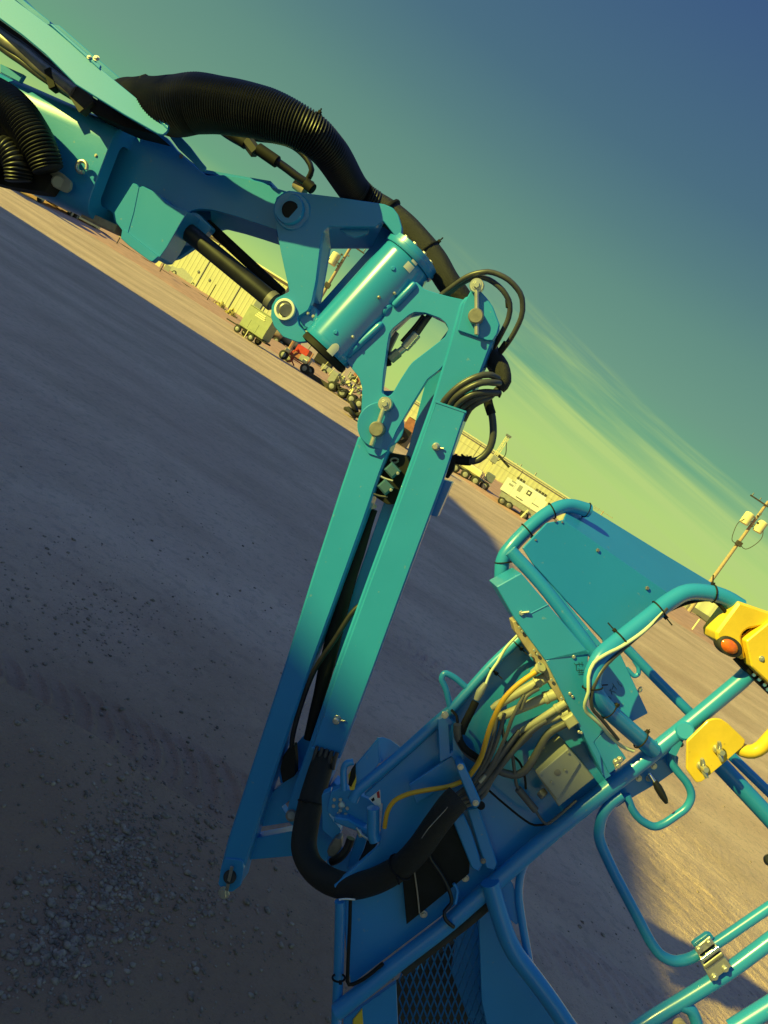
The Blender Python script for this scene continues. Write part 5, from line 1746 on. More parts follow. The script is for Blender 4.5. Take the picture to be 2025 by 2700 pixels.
# reddish gravel verge rising gently to the far fence line
def build_verge():
    fr = [(-90, 58), (-40, 59), (-15, 59), (-6, 56), (2, 51), (8, 46), (14, 44), (30, 44.5), (50, 45), (120, 47)]
    V, Fc = [], []
    xs = np.linspace(-90, 120, 260)
    rows = [0.0, 0.15, 0.5, 1.2, 2.5, 5, 9, 15, 24, 40]
    fx = np.interp(xs, [p[0] for p in fr], [p[1] for p in fr])
    for i, x in enumerate(xs):
        wob = 0.7 * math.sin(x * 0.9) + 0.5 * math.sin(x * 2.3 + 1) + 0.4 * math.sin(x * 5.1)
        for r_ in rows:
            z = -0.02 + 0.10 * min(1, r_ / 1.2) + 0.25 * min(1, r_ / 12) + 0.05 * math.sin(x * 3.1 + r_) * min(1, r_ / 2)
            V.append(Vector((x, fx[i] + wob * 0.5 + r_, z)))
    n = len(rows)
    for i in range(len(xs) - 1):
        for j in range(n - 1):
            Fc.append((i * n + j, (i + 1) * n + j, (i + 1) * n + j + 1, i * n + j + 1))
    o = mk('gravel_verge', V, Fc, M_RGRAV, None, 180)
    tag(o, kind='structure')


build_verge()


# ---- buildings with ribbed steel wall panels
def steel_building(name, label, A, B_, height, depth, npan, mat_, roof_over=0.35, seam_z=None, ribs=7, rib=0.02):
    """facade from A to B_ on the ground, panels of ribbed sheet, gutter and roof"""
    yaw = yawof(A, B_)
    d = (B_ - A)
    L = d.length
    ex = d.normalized()
    nrm = Vector((ex.y, -ex.x, 0))          # towards the camera
    root = thing(name, label, 'building', Vector(A))
    pw = L / npan
    for k in range(npan):
        mb = MB()
        a = A + ex * (pw * k + 0.03)
        w = pw - 0.06
        V, Fc = [], []
        pts = []
        for i in range(ribs):
            x0 = w * i / ribs
            rw = w / ribs
            pts += [(x0, 0.0), (x0 + rw * 0.62, 0.0), (x0 + rw * 0.72, rib), (x0 + rw * 0.9, rib)]
        pts.append((w, 0.0))
        zl = [0.0, height] if not seam_z else [0.0, seam_z - 0.02, seam_z - 0.019, seam_z + 0.019, seam_z + 0.02, height]
        for zi, z in enumerate(zl):
            dent = 0.04 if seam_z and zi in (2, 3) else 0.0
            for (x, y) in pts:
                V.append(a + ex * x + nrm * (y + 0.02 - dent) + AZ * z)
        m_ = len(pts)
        for zi in range(len(zl) - 1):
            for i in range(m_ - 1):
                Fc.append((zi * m_ + i, zi * m_ + i + 1, (zi + 1) * m_ + i + 1, (zi + 1) * m_ + i))
        mb.add(V, Fc)
        mb.build('wall_panel', mat_, root, 20)
    c = (A + B_) * 0.5 - nrm * (depth * 0.5 + 0.03) + AZ * (height * 0.5)
    v, f = abox(c, L - 0.02, depth, height - 0.04, yaw, 0.01)
    mk('wall', v, f, M_MIDG, root, 30)
    c = (A + B_) * 0.5 - nrm * (depth * 0.5 - roof_over * 0.4) + AZ * (height + 0.09)
    v, f = abox(c, L + 0.5, depth + roof_over * 2, 0.18, yaw, 0.03)
    mk('roof', v, f, M_ROOF, root, 30)
    v, f = cyl_geo(A + nrm * 0.30 + AZ * (height - 0.02) - ex * 0.2, B_ + nrm * 0.30 + AZ * (height - 0.02) + ex * 0.2, 0.06, 0.01, 10)
    mk('gutter', v, f, M_MIDG, root)
    return root, ex, nrm, yaw


A1_, B1_ = P3(430, 700, 86), P3(700, 860, 83)
A1_.z = B1_.z = 0.0
SH, ex1, n1, yw1 = steel_building('steel_building', 'tall cream ribbed steel building behind the olive generator trailer', A1_, B1_, 6.0, 9.0, 3, M_WALL, ribs=9)
for (px, py, w, h) in ((523, 716, 0.18, 0.28), (552, 738, 0.18, 0.28)):
    r = ray(px, py)
    t = (A1_ + n1 * 0.08 - CAM).dot(n1) / r.dot(n1)
    p = CAM + r * t
    v, f = abox(p, w, 0.12, h, yw1, 0.02)
    mk('wall_light', v, f, M_GREYP, SH, 30)
r = ray(683, 800)
p = CAM + r * ((A1_ + n1 * 0.08 - CAM).dot(n1) / r.dot(n1))
v, f = abox(p, 0.9, 0.1, 1.1, yw1, 0.02)
mk('window', v, f, M_GREYP, SH, 30)
for q in (0.33, 0.66):
    p = A1_.lerp(B1_, q) + n1 * 0.07
    v, f = abox(p + AZ * 2.95, 0.10, 0.08, 5.8, yw1, 0.01)
    mk('downpipe', v, f, M_MIDG, SH, 30)

A2_, B2_ = Vector((-6, 86, 0.25)), Vector((44, 86, 0.25))
LB_, ex2, n2, yw2 = steel_building('long_shed', 'long low cream steel shed running behind the white service truck', A2_, B2_, 2.55, 6.0, 9, M_WALL2, 0.02, seam_z=1.5, ribs=10, rib=0.008)
A3_, B3_ = G(1800, 1610), G(2140, 1830)
A3_.z = B3_.z = 0.1
FB, ex3, n3, yw3 = steel_building('far_store', 'pale store building seen beneath the yellow alarm housing', A3_, B3_, 2.9, 6.0, 4, M_WALL2, 0.2, seam_z=1.9, ribs=3)
v, f = abox((A3_ + B3_) * 0.5 + n3 * 0.5 + AZ * 0.35, (B3_ - A3_).length, 0.5, 0.7, yw3, 0.02)
mk('plinth', v, f, M_STEEL, FB, 30)
# dark rail added in place of the road edge's shadow before the store
pa, pb = G(1792, 1600), G(1905, 1690)
o = beam('shadow_rail', pa + AZ * 0.35, pb + AZ * 0.35, 0.12, 0.14, AZ, M_WOODD, None)
tag(o, 'dark rail standing in for a road edge shadow before the pale store building', 'rail')
o = cyl('marker_post', G(1823, 1663), G(1823, 1663) + AZ * 0.85, 0.05, M_CREAM, None)
tag(o, 'thin cream marker post on the red gravel near the store', 'post')

# ---- dark timbers added in place of the shadow line along the verge
for (a, b, lab) in (((238, 602), (552, 800), 'long dark timber standing in for a shadow line along the red gravel left of the generator'),
                    ((800, 984), (862, 1024), 'short dark timber standing in for a shadow line on the red gravel by the pump skid')):
    pa, pb = G(*a), G(*b)
    o = beam('shadow_timber', pa + AZ * 0.16, pb + AZ * 0.16, 0.3, 0.36, AZ, M_WOODD, None, 0.03)
    tag(o, lab, 'timber')


# ---- signposts
def signpost(px, py, h, boards, lab):
    p = G(px, py)
    root = thing('sign_post', lab, 'sign post', p)
    cyl('post', p, p + AZ * h, 0.045, M_WOODD, root, 0.005, 10)
    for (dx, z, w, hh, m_) in boards:
        v, f = abox(p + Vector((dx, -0.06, z)), w, 0.03, hh, 0, 0.005)
        mk('board', v, f, m_, root, 30)


signpost(304, 649, 1.0, [(0.0, 0.95, 0.35, 0.12, M_CREAM)], 'thin dark post at the edge of the red gravel, below the tube end')
signpost(418, 722, 1.05, [(-0.42, 0.8, 0.45, 0.55, M_CREAM), (0.45, 0.85, 0.55, 0.5, M_GREYB)], 'post with two small pale boards on the red gravel')
signpost(542, 798, 1.9, [], 'tall thin dark post in front of the cream building')
signpost(480, 741, 1.5, [], 'thin pale post between the grey car and the boards')


# ---- dry bushes
def dry_bush(px, py, w, h, lab):
    p = G(px, py)
    mb = MB()
    rr = random.Random(int(px))
    for i in range(240):
        a = rr.uniform(0, 6.28)
        q = math.sqrt(rr.random())
        b = p + Vector((math.cos(a) * q * w * 0.5, math.sin(a) * q * 0.5, 0))
        t = b + Vector((rr.uniform(-0.15, 0.15), rr.uniform(-0.15, 0.15), h * rr.uniform(0.35, 1.0) * (1.1 - 0.7 * q)))
        s = Vector((math.cos(a + 1.5), math.sin(a + 1.5), 0)) * rr.uniform(0.02, 0.05)
        mb.add([b - s, b + s, t + s * 1.6, t - s * 1.6, t + AZ * 0.06], [(0, 1, 2, 3), (3, 2, 4)])
    o = mb.build('dry_bush', M_DRY, None, 0)
    tag(o, lab, 'bush')


dry_bush(330, 640, 1.4, 0.8, 'pale dry bush nearest the thin dark post')
dry_bush(352, 656, 1.5, 0.7, 'pale dry bush between two other dry bushes')
dry_bush(374, 670, 1.2, 0.5, 'lowest pale dry bush, towards the two small boards')
dry_bush(575, 815, 1.6, 0.9, 'pale dry bush before the cream building by the generator')
dry_bush(604, 838, 1.2, 1.0, 'pale dry bush beside the olive generator trailer')


# ---- flatbed trailer with plant, far left
def flatbed():
    a, b = G(-60, 446), G(236, 600)
    yaw = yawof(a, b)
    c = (a + b) * 0.5
    L = (b - a).length
    ex = (b - a).normalized()
    ny = Vector((ex.y, -ex.x, 0))
    root = thing('flatbed_trailer', 'dark flatbed trailer loaded with grey plant at the far left', 'trailer', c)
    v, f = abox(c + AZ * 0.75, L, 2.3, 0.28, yaw, 0.03)
    mk('deck', v, f, M_GREYP, root, 30)
    for q in (0.10, 0.36, 0.64, 0.70, 0.93):
        for s in (-1, 1):
            wheel(root, a.lerp(b, q) + ny * s * 0.95 + AZ * 0.40, 0.40, 0.32, yaw)
    for (q, l, h, m_) in ((0.18, 1.6, 1.0, M_WOODD), (0.42, 2.0, 0.9, M_MIDG), (0.62, 1.5, 0.7, M_GREYP), (0.82, 1.6, 0.75, M_MIDG)):
        v, f = abox(a.lerp(b, q) + AZ * (0.9 + h / 2), l, 1.7, h, yaw, 0.08)
        mk('load', v, f, m_, root, 30)
    for (q0, q1, z, m_) in ((0.24, 0.36, 0.42, M_CREAM), (0.70, 0.95, 0.50, M_CREAM), (0.45, 0.60, 0.55, M_GREYB)):
        v, f = beam_geo(a.lerp(b, q0) + ny * 1.2 + AZ * z, a.lerp(b, q1) + ny * 1.2 + AZ * z, 0.08, 0.20, AZ, 0.01)
        mk('side_rail', v, f, m_, root, 30)


flatbed()


# ---- grey car
def car(px, py, yaw, lab, body, L=4.3):
    p = G(px, py)
    root = thing('parked_car', lab, 'car', p)
    ex = Vector((math.cos(yaw), math.sin(yaw), 0))
    ey = Vector((-math.sin(yaw), math.cos(yaw), 0))
    prof = [(-0.5, 0.35), (-0.5, 0.72), (-0.46, 0.92), (-0.30, 0.98), (-0.18, 1.38), (0.18, 1.45), (0.36, 1.30), (0.46, 0.98), (0.5, 0.85), (0.5, 0.35)]

    def shell(pr, hw, name, m_, par, push=0.0):
        V, Fc = [], []
        n = len(pr)
        for s in (-1, 1):
            for (x, z) in pr:
                V.append(p + ex * x * L + ey * s * (hw + push) * (1.0 if z < 1.0 else 0.86) + AZ * z)
        for i in range(n):
            j = (i + 1) % n
            Fc.append((i, j, n + j, n + i))
        Fc += [tuple(range(n)), tuple(range(2 * n - 1, n - 1, -1))]
        return mk(name, V, Fc, m_, par, 25)
    body_ = shell(prof, 0.88, 'body', body, root)
    shell([(-0.26, 1.0), (-0.16, 1.33), (-0.01, 1.38), (-0.01, 1.0)], 0.89, 'side_window', M_GLASSD, body_, 0.005)
    shell([(0.02, 1.0), (0.02, 1.38), (0.17, 1.38), (0.31, 1.26), (0.40, 1.0)], 0.89, 'side_window', M_GLASSD, body_, 0.005)
    for sx in (-0.31, 0.31):
        for s in (-1, 1):
            wheel(root, p + ex * sx * L + ey * s * 0.80 + AZ * 0.33, 0.33, 0.22, yaw)


car(489, 748, yw1 + 0.06, 'small grey parked car before the cream building', M_MIDG)
v, f = abox(G(430, 706) + Vector((0, 4, 0.8)), 5.0, 3.0, 1.6, yw1, 0.05)
o = mk('site_cabin', v, f, M_GREYP, None, 30)
tag(o, 'low slate grey cabin left of the small grey car', 'cabin')


# ---- olive generator trailer
def generator():
    a, b = G(618, 876), G(682, 914)
    yaw = -0.22
    c = (a + b) * 0.5
    c = c + Vector((0, 0.9, 0))
    ex = Vector((math.cos(yaw), math.sin(yaw), 0))
    ny = Vector((ex.y, -ex.x, 0))
    s = mpp(c)
    root = thing('generator_trailer', 'olive green boxed generator on a road trailer with a pale panel', 'generator', c)
    v, f = abox(c + AZ * 1.35, 2.05, 1.2, 1.6, yaw, 0.05)
    body = mk('body', v, f, M_OLIVE, root, 30)
    v, f = abox(c + AZ * 2.17, 2.1, 1.25, 0.06, yaw, 0.01)
    mk('lid', v, f, M_OLIVE, body, 30)
    for k in range(3):
        v, f = abox(c + ny * 0.615 + ex * 0.10 + AZ * (1.72 + 0.13 * k), 0.85 - 0.1 * k, 0.02, 0.085, yaw, 0.004)
        mk('pale_panel', v, f, M_CREAM, body, 30)
    for k in range(3):
        v, f = abox(c + ny * 0.605 + ex * (-0.7 + 0.7 * k) + AZ * 1.0, 0.62, 0.02, 0.6, yaw, 0.006)
        mk('door', v, f, M_OLIVE, body, 30)
    v, f = cyl_geo(c + AZ * 2.2 - ex * 0.3, c + AZ * 2.5 - ex * 0.3, 0.05)
    mk('exhaust', v, f, M_STEEL, root)
    v, f = abox(c + AZ * 0.48, 2.6, 0.9, 0.12, yaw, 0.01)
    mk('frame', v, f, M_TYRE, root, 30)
    for q in (-0.95, 0.25):
        for sgn in (-1, 1):
            wheel(root, c + ex * q + ny * sgn * 0.6 + AZ * 0.26, 0.26, 0.2, yaw)
    v, f = beam_geo(c - ex * 1.0 + AZ * 0.45, c - ex * 2.4 + AZ * 0.42, 0.09, 0.09, AZ)
    mk('drawbar', v, f, M_TYRE, root, 30)
    v, f = cyl_geo(c + ex * -0.1 + ny * 0.75, c + ex * -0.1 + ny * 0.75 + AZ * 0.6, 0.04)
    mk('jack_stand', v, f, M_CREAM, root)


generator()


def tank_trailer(px, py, L, r, m_, lab, yaw, wr=0.35):
    p = G(px, py)
    root = thing('tank_trailer', lab, 'tank', p)
    ex = Vector((math.cos(yaw), math.sin(yaw), 0))
    ey = Vector((-math.sin(yaw), math.cos(yaw), 0))
    z = AZ * (0.55 + r)
    mk('tank', *lathe_geo(p - ex * L / 2 + z, ex, [(0, r * 0.4), (0.12, r * 0.85), (0.3, r), (L - 0.3, r), (L - 0.12, r * 0.85), (L, r * 0.4)], 24), m_, root)
    v, f = abox(p + AZ * 0.48, L, r * 1.4, 0.14, yaw, 0.01)
    mk('frame', v, f, M_TYRE, root, 30)
    for q in (-0.3, 0.3):
        for s in (-1, 1):
            wheel(root, p + ex * q * L + ey * s * r * 0.9 + AZ * wr, wr, 0.2, yaw)


tank_trailer(716, 900, 1.5, 0.55, M_TAN, 'tan tank on wheels close beside the olive generator', 0.1)
tank_trailer(752, 922, 2.2, 0.55, M_GREYP, 'slate grey tank on wheels between the generator and the red machine', 0.1)


# ---- red engine on wheels
def red_machine():
    p = G(776, 968)
    yaw = -0.15
    ex = Vector((math.cos(yaw), math.sin(yaw), 0))
    ey = Vector((-math.sin(yaw), math.cos(yaw), 0))
    root = thing('engine_trailer', 'red engine set on a wheeled frame with cream mudguards', 'engine', p)
    v, f = abox(p + AZ * 1.35 + ex * 0.0, 1.0, 0.8, 0.55, yaw, 0.06)
    mk('engine_cover', v, f, M_REDP, root, 30)
    v, f = abox(p + AZ * 0.9 + ex * 0.45, 0.7, 0.8, 0.6, yaw, 0.05)
    mk('radiator', v, f, M_MIDG, root, 30)
    v, f = abox(p + AZ * 0.8 - ex * 0.3, 0.8, 0.7, 0.5, yaw, 0.05)
    mk('engine_block', v, f, M_RUST, root, 30)
    for (x0, z0, x1, z1) in ((-1.0, 0.5, 1.0, 0.5), (-0.7, 0.5, -0.3, 1.3), (-0.5, 0.5, 0.1, 0.1), (-0.2, 0.5, -0.5, 0.05), (0.9, 0.5, 0.9, 1.6), (-0.9, 0.55, -0.9, 1.9)):
        v, f = beam_geo(p + ex * x0 + AZ * z0 - ey * 0.5, p + ex * x1 + AZ * z1 - ey * 0.5, 0.08, 0.08, ey)
        mk('frame', v, f, M_REDP if z1 < 1.5 else M_RUST, root, 30)
    for q in (-0.95, 0.95):
        for s in (-1, 1):
            wheel(root, p + ex * q + ey * s * 0.6 + AZ * 0.36, 0.36, 0.2, yaw)
        v, f = abox(p + ex * (q + (0.1 if q < 0 else -0.25)) - ey * 0.6 + AZ * 0.8, 0.35, 0.28, 0.3, yaw, 0.08)
        mk('mudguard', v, f, M_CREAM, root, 30)
    v, f = cyl_geo(p + AZ * 1.6 + ex * 0.2, p + AZ * 2.0 + ex * 0.25, 0.05)
    mk('exhaust', v, f, M_STEEL, root)
    return root


red_machine()
# dark hopper beside it
p = G(842, 975)
root = thing('hopper', 'black open hopper on legs under the grey rotator', 'hopper', p)
v, f = abox(p + AZ * 1.25, 2.0, 1.6, 1.4, 0, 0.12)
mk('bin', v, f, M_TYRE, root, 30)
v, f = abox(p + AZ * 0.55, 1.6, 1.2, 0.12, 0, 0.02)
mk('base_frame', v, f, M_TYRE, root, 30)
for sx in (-0.7, 0.7):
    for sy in (-0.5, 0.5):
        v, f = cyl_geo(p + Vector((sx, sy, 0)), p + Vector((sx, sy, 0.6)), 0.06)
        mk('leg', v, f, M_WOODD, root)
p = G(868, 1000)
root = thing('drop_side_trailer', 'grey drop side trailer with pale uprights left of the pump skid', 'trailer', p)
v, f = abox(p + AZ * 0.75, 2.4, 1.4, 0.5, -0.1, 0.03)
mk('tray', v, f, M_MIDG, root, 30)
for sx in (-1.1, -0.2, 0.8):
    v, f = beam_geo(p + Vector((sx, -0.8, 0.15)), p + Vector((sx + 0.25, -0.8, 1.45)), 0.05, 0.05, AY)
    mk('upright', v, f, M_CREAM, root, 30)
for sx in (-0.7, 0.7):
    wheel(root, p + Vector((sx, -0.6, 0.32)), 0.32, 0.2, 0)


# ---- pump skid: pipes, flanges, tanks and tyres
def pump_skid():
    p = G(905, 1052)
    s = mpp(p)
    root = thing('pump_skid', 'cluttered pump skid of cream pipes, valves and hoses on a dark wheeled frame', 'pump', p)
    rr = random.Random(5)
    v, f = abox(p + AZ * 0.55, 2.9, 1.3, 0.16, -0.12, 0.02)
    mk('frame', v, f, M_TYRE, root, 30)
    for q in (-1.1, -0.2, 0.6, 1.25):
        for sgn in (-1, 1):
            wheel(root, p + Vector((q, sgn * 0.7 - q * 0.12, 0.36)), 0.36, 0.24, -0.12)
    v, f = abox(p + Vector((0.1, 0.2, 1.75)), 0.75, 0.5, 0.6, -0.1, 0.04)
    mk('motor_cover', v, f, M_RUST, root, 30)
    v, f = abox(p + Vector((-1.35, -0.1, 0.95)), 0.5, 0.9, 0.9, -0.1, 0.05)
    mk('fuel_tank', v, f, M_MIDG, root, 30)
    for i in range(46):
        x = rr.uniform(-1.3, 1.4)
        z = rr.uniform(0.65, 1.9 - 0.25 * abs(x))
        y = rr.uniform(-0.75, 0.3)
        m_ = rr.choice([M_CREAM, M_CREAM, M_GREYB, M_STEEL, M_CREAM, M_TYRE])
        d = rr.choice([AX, AZ, AZ, (AX + AZ).normalized(), AY])
        c = p + Vector((x, y - 0.12 * x, z))
        L, r = rr.uniform(0.2, 0.55), rr.uniform(0.035, 0.10)
        v, f = lathe_geo(c - d * L / 2, d, [(0, r * 1.5), (0.04, r * 1.5), (0.045, r), (L - 0.045, r), (L - 0.04, r * 1.5), (L, r * 1.5)], 12)
        mk(rr.choice(['pipe', 'pipe', 'valve']), v, f, m_, root)
    for i in range(8):
        x = rr.uniform(-1.2, 1.2)
        a = p + Vector((x, -0.75, rr.uniform(0.7, 1.3)))
        b = a + Vector((rr.uniform(0.3, 0.8), rr.uniform(-0.1, 0.2), rr.uniform(-0.4, 0.4)))
        tube('hose', [a, a.lerp(b, 0.5) + AZ * -0.3, b], 0.035, M_TYRE, root, 'cr', 0.06, seg=8)


pump_skid()
dry_p = G(938, 1108)
root = thing('tyre_stack', 'dark worn tyres heaped at the foot of the pump skid', 'tyres', dry_p)
rr = random.Random(3)
for k in range(7):
    c = dry_p + Vector((rr.uniform(-1.0, 1.0), rr.uniform(-0.5, 0.5), 0.15 + 0.16 * (k % 3)))
    ax = Vector((rr.uniform(-0.5, 0.5), rr.uniform(-0.5, 0.5), 1)).normalized()
    mk('tyre', *lathe_geo(c, ax, [(0, 0.24), (0.03, 0.36), (0.12, 0.40), (0.20, 0.36), (0.24, 0.24), (0.2, 0.2), (0.04, 0.2)], 18), M_TYRE, root)

# ---- things glimpsed between the jib arms
p = G(1052, 1170)
root = thing('tool_chest', 'red chest standing on a pale crate beyond the jib arms', 'chest', p)
v, f = abox(p + AZ * 0.45, 1.0, 0.8, 0.9, 0, 0.04)
mk('crate', v, f, M_TAN, root, 30)
v, f = abox(p + AZ * 1.30 + Vector((0.12, 0, 0)), 0.9, 0.7, 0.75, 0, 0.05)
mk('chest', v, f, M_RUST, root, 30)
v, f = abox(p + AZ * 1.72 + Vector((0.12, 0, 0)), 0.95, 0.75, 0.08, 0, 0.02)
mk('lid', v, f, M_CREAM, root, 30)
p = G(1030, 1160)
root = thing('spool_trailer', 'black reel trailer with spoked wheels beyond the jib arms', 'trailer', p)
wheel(root, p + AZ * 0.5, 0.5, 0.25, 0.3)
wheel(root, p + AZ * 0.5 + Vector((0.3, 0.9, 0)), 0.5, 0.25, 0.3)
v, f = abox(p + AZ * 0.75 + Vector((0.2, 0.5, 0)), 1.0, 0.8, 0.5, 0.3, 0.05)
mk('frame', v, f, M_TYRE, root, 30)


# ---- drilling rig with lattice mast
def rig():
    p = G(1254, 1282)
    root = thing('drill_rig', 'small trailer drilling rig with a tall cream lattice mast', 'drilling rig', p)
    top = 4.3
    for (dx, dy) in ((-0.14, 0), (0.14, 0), (0, 0.22)):
        v, f = beam_geo(p + Vector((dx, dy, 0.4)), p + Vector((dx * 0.8, dy, top - 0.3)), 0.05, 0.05, AY)
        mk('mast_rail', v, f, M_CREAM, root, 30)
    for k in range(11):
        z = 0.6 + k * 0.32
        s = 1 if k % 2 else -1
        v, f = beam_geo(p + Vector((-0.14 * s, -0.02, z)), p + Vector((0.14 * s, -0.02, z + 0.32)), 0.035, 0.035, AY)
        mk('lattice_bar', v, f, M_CREAM, root, 30)
    v, f = abox(p + AZ * (top - 0.25), 0.4, 0.3, 0.14, 0, 0.02)
    mk('mast_head', v, f, M_GREYP, root, 30)
    v, f = abox(p + Vector((0.05, -0.15, 2.2)), 0.42, 0.4, 0.5, 0, 0.05)
    mk('drill_head', v, f, M_MIDG, root, 30)
    v, f = abox(p + Vector((0.5, 0.1, 1.0)), 0.6, 0.6, 0.6, 0, 0.06)
    mk('engine', v, f, M_GREYP, root, 30)
    v, f = abox(p + Vector((0.0, 0.1, 0.55)), 1.6, 0.7, 0.16, 0, 0.02)
    mk('frame', v, f, M_MIDG, root, 30)
    for x in (-0.35, 0.45):
        wheel(root, p + Vector((x, -0.3, 0.33)), 0.33, 0.2, 0)
    for (x0, x1) in ((-0.15, -0.75), (0.1, 0.5)):
        v, f = cyl_geo(p + Vector((x0, -0.2, 1.1)), p + Vector((x1, -0.5, 0)), 0.035)
        mk('stabiliser_leg', v, f, M_CREAM, root)
    v, f = beam_geo(p + Vector((0.15, 0, 2.6)), p + Vector((1.2, 0, 2.3)), 0.16, 0.1, AY)
    mk('boom_arm', v, f, M_TYRE, root, 30)
    tube('hose', [p + Vector((0.1, -0.2, 3.6)), p + Vector((0.5, -0.2, 2.8)), p + Vector((0.15, -0.2, 2.0))], 0.03, M_TYRE, root, 'cr', 0.06, seg=8)


rig()
p = G(1216, 1258)
root = thing('skip_trailer', 'low trailer with a cream hopper left of the drilling rig', 'trailer', p)
v, f = abox(p + Vector((0.3, 0, 0.85)), 1.5, 1.0, 0.55, -0.1, 0.12)
mk('hopper', v, f, M_CREAM, root, 30)
v, f = abox(p + Vector((0.2, 0, 0.5)), 2.4, 0.9, 0.12, -0.1, 0.02)
mk('frame', v, f, M_TYRE, root, 30)
for x in (-0.7, 0.1, 0.9):
    wheel(root, p + Vector((x, -0.5, 0.33)), 0.33, 0.2, -0.1)
v, f = cyl_geo(p + Vector((-0.5, -0.2, 0.6)), p + Vector((-0.5, -0.2, 1.5)), 0.08)
mk('filler_pipe', v, f, M_STEEL, root)


# ---- white service truck
def service_truck():
    a, b = G(1308, 1322), G(1392, 1378)
    yaw = -0.12
    c = (a + b) * 0.5
    ex = Vector((math.cos(yaw), math.sin(yaw), 0))
    ny = Vector((ex.y, -ex.x, 0))
    L = (b - a).length
    root = thing('service_truck', 'white box bodied service truck on grey trailer chassis with an outrigger', 'truck', c)
    v, f = abox(c + AZ * 0.62, L, 1.6, 0.35, yaw, 0.03)
    mk('chassis', v, f, M_MIDG, root, 30)
    v, f = abox(c + AZ * 1.38 + ex * 0.2, L * 0.86, 1.7, 1.15, yaw, 0.05)
    body = mk('box_body', v, f, M_WHITE, root, 30)
    v, f = abox(c + AZ * 0.95 - ex * L * 0.43, 0.5, 1.5, 0.6, yaw, 0.10)
    mk('spare_tank', v, f, M_MIDG, root, 30)
    for (x, z, w, h, m_) in ((0.22, 1.62, 0.30, 0.30, M_WOODD), (0.22, 1.62, 0.14, 0.14, M_WHITE), (-0.42, 1.55, 0.24, 0.40, M_GREYB), (0.95, 1.2, 0.5, 0.05, M_STEEL), (-0.1, 1.0, 0.5, 0.05, M_WOODD), (-1.0, 1.45, 0.3, 0.12, M_GREYB), (-0.95, 1.7, 0.3, 0.08, M_GREYB)):
        off = 0.865 if m_ is not M_WHITE else 0.875
        v, f = abox(c + ny * off + ex * x + AZ * z, w, 0.03, h, yaw, 0.004)
        mk('panel_mark', v, f, m_, body, 30)
    for k in range(4):
        v, f = abox(c + ny * 0.855 + ex * (-1.1 + 0.75 * k) + AZ * 1.3, 0.68, 0.02, 0.9, yaw, 0.006)
        mk('locker_door', v, f, M_WHITE, body, 30)
    for (x, n_) in ((-0.85, 3), (0.55, 4)):
        for k in range(n_):
            v, f = abox(c + AZ * 2.05 + ny * 0.4 + ex * (x + 0.21 * k), 0.17, 0.3, 0.16, yaw, 0.01)
            mk('roof_vent', v, f, M_WOODD, body, 30)
    for q in (-0.36, -0.16, 0.30):
        for s in (-1, 1):
            wheel(root, c + ex * q * L + ny * s * 0.7 + AZ * 0.28, 0.28, 0.22, yaw, M_STEEL)
    v, f = beam_geo(c + ny * 0.95 + ex * 0.75 + AZ * 0.7, c + ny * 1.25 + ex * 0.6, 0.10, 0.10, ny)
    mk('outrigger', v, f, M_CREAM, root, 30)
    v, f = beam_geo(b + AZ * 0.5, b + ex * 0.9 + AZ * 0.3, 0.3, 0.25, AZ)
    mk('tow_hitch', v, f, M_TYRE, root, 30)
    v, f = cyl_geo(b + AZ * 0.8 + ny * 0.3, b + AZ * 1.7 + ny * 0.3, 0.05)
    mk('side_post', v, f, M_STEEL, root)


service_truck()


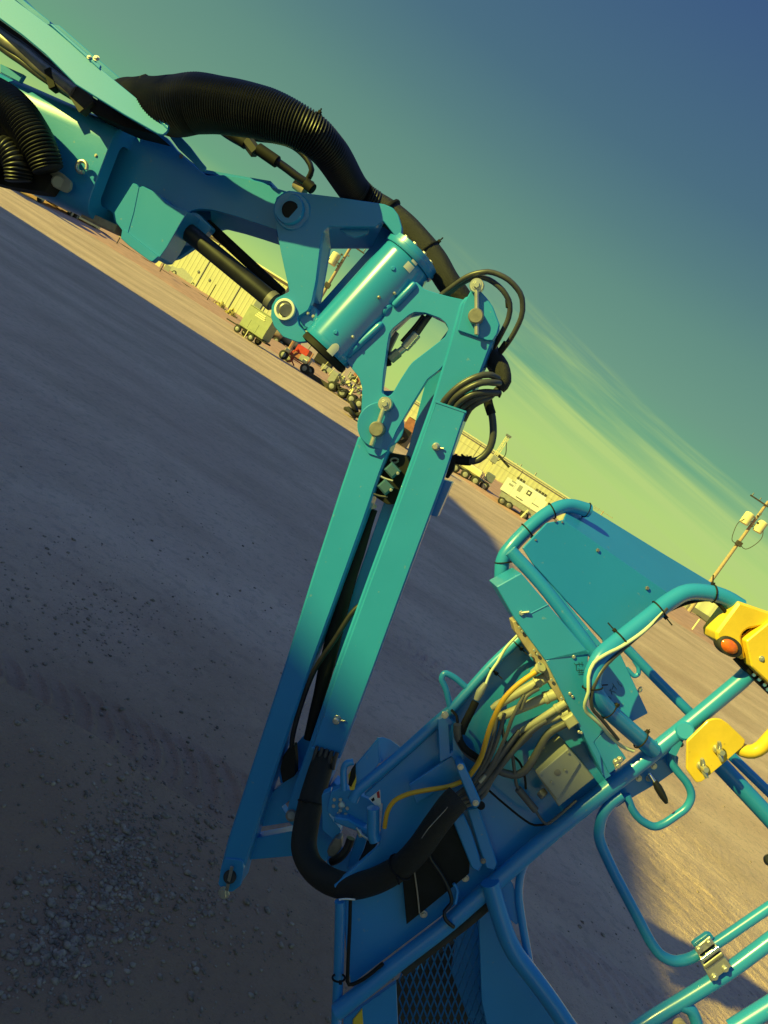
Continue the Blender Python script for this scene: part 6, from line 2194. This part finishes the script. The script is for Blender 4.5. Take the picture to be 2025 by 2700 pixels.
# ---- utility poles
def pole(p, h, r, lab, cans=0, arm=1.3, armz=None, wires=True, mat_=None):
    root = thing('utility_pole', lab, 'utility pole', p, 'wooden power poles beyond the yard')
    mk('pole', *lathe_geo(p, AZ, [(0, r), (h * 0.5, r * 0.85), (h, r * 0.66)], 14), mat_ or M_WOOD, root)
    z = h - 0.35 if armz is None else armz
    v, f = beam_geo(p + Vector((-arm, -0.14, z)), p + Vector((arm, -0.14, z - 0.05)), 0.09, 0.11, AZ)
    ca = mk('crossarm', v, f, M_WOODD if cans else M_WOOD, root, 30)
    for q in (-0.92, -0.45, 0.45, 0.92):
        v, f = cyl_geo(p + Vector((arm * q, -0.14, z + 0.05)), p + Vector((arm * q, -0.14, z + 0.28)), 0.05, 0.01, 10)
        mk('insulator', v, f, M_GREYP, ca)
    for k in range(cans):
        x = (-0.62, 0.62)[k]
        y = -0.1
        v, f = lathe_geo(p + Vector((x, y, h - 2.5)), AZ, [(0, 0.32), (0.04, 0.37), (0.92, 0.37), (1.0, 0.30), (1.06, 0.05)], 18)
        cn = mk('transformer', v, f, M_CREAM, root)
        v, f = abox(p + Vector((x * 0.5, -0.05, h - 2.1)), 0.4, 0.1, 0.1)
        mk('bracket', v, f, M_STEEL, cn, 30)
        pts = [p + Vector((x, y - 0.25, h - 1.8)), p + Vector((x * 1.75, y - 0.3, h - 2.6)), p + Vector((x * 1.6, y - 0.3, h - 3.4)), p + Vector((x * 1.0, y - 0.2, h - 4.1)), p + Vector((0.05, -0.2, h - 4.0))]
        tube('lead', pts, 0.03, M_WOODD, root, 'cr', 0.15, seg=6)
    if cans:
        v, f = abox(p + Vector((0, -0.15, h - 4.0)), 0.45, 0.3, 0.4, 0, 0.03)
        mk('cable_box', v, f, M_WOODD, root, 30)
        for k in range(6):
            v, f = abox(p + Vector((rrp.uniform(-0.3, 0.3), -0.25, h - 1.2 - 0.22 * k)), 0.16, 0.14, 0.14, 0, 0.02)
            mk('fuse', v, f, M_WOODD if k % 2 else M_STEEL, root, 30)
    return root


rrp = random.Random(9)


def pole_at(px_top, py_top, d, lab, r=0.16, cans=0, arm=1.3, mat_=None):
    """pole whose head is seen at this pixel, standing d metres away"""
    t = P3(px_top, py_top, d)
    base = Vector((t.x, t.y, 0))
    return pole(base, t.z, r, lab, cans, arm, mat_=mat_), t


_, PT1 = pole_at(2026, 1322, 60, 'tall power pole with two cream transformers right of the hood', 0.17, 2, 1.5)
_, PT2 = pole_at(934, 636, 60, 'brown power pole with one transformer framed by the end bracket', 0.17, 1, 1.2)
_, PT3 = pole_at(1562, 1333, 210, 'faint far power pole nearest the corner of the hood frame', 0.22, 0, 2.2)
_, PT4 = pole_at(1592, 1347, 200, 'faint far power pole right of another far pole', 0.2, 0, 3.0)
_, PT5 = pole_at(581, 622, 120, 'thin far power pole above the roof of the cream building', 0.14, 0, 0.8)
WIRES = []
for (a, b, sag) in ((PT1, PT2, 1.0),):
    for dx in (-0.9, 0.9):
        pts = [a.lerp(b, t) + Vector((dx, 0, -sag * 4 * t * (1 - t) - 0.1)) for t in np.linspace(0, 1, 25)]
# rooftop bits on the long shed
for k, (px, py) in enumerate(((1349, 1222), (1362, 1226), (1373, 1228), (1412, 1250))):
    r = ray(px, py)
    p = CAM + r * ((A2_ + n2 * -1.5 - CAM).dot(n2) / r.dot(n2))
    v, f = cyl_geo(Vector((p.x, p.y, 2.9)), Vector((p.x, p.y, max(3.05, p.z + 0.2))), 0.09, 0.01, 10)
    mk('roof_vent', v, f, M_MIDG, LB_)
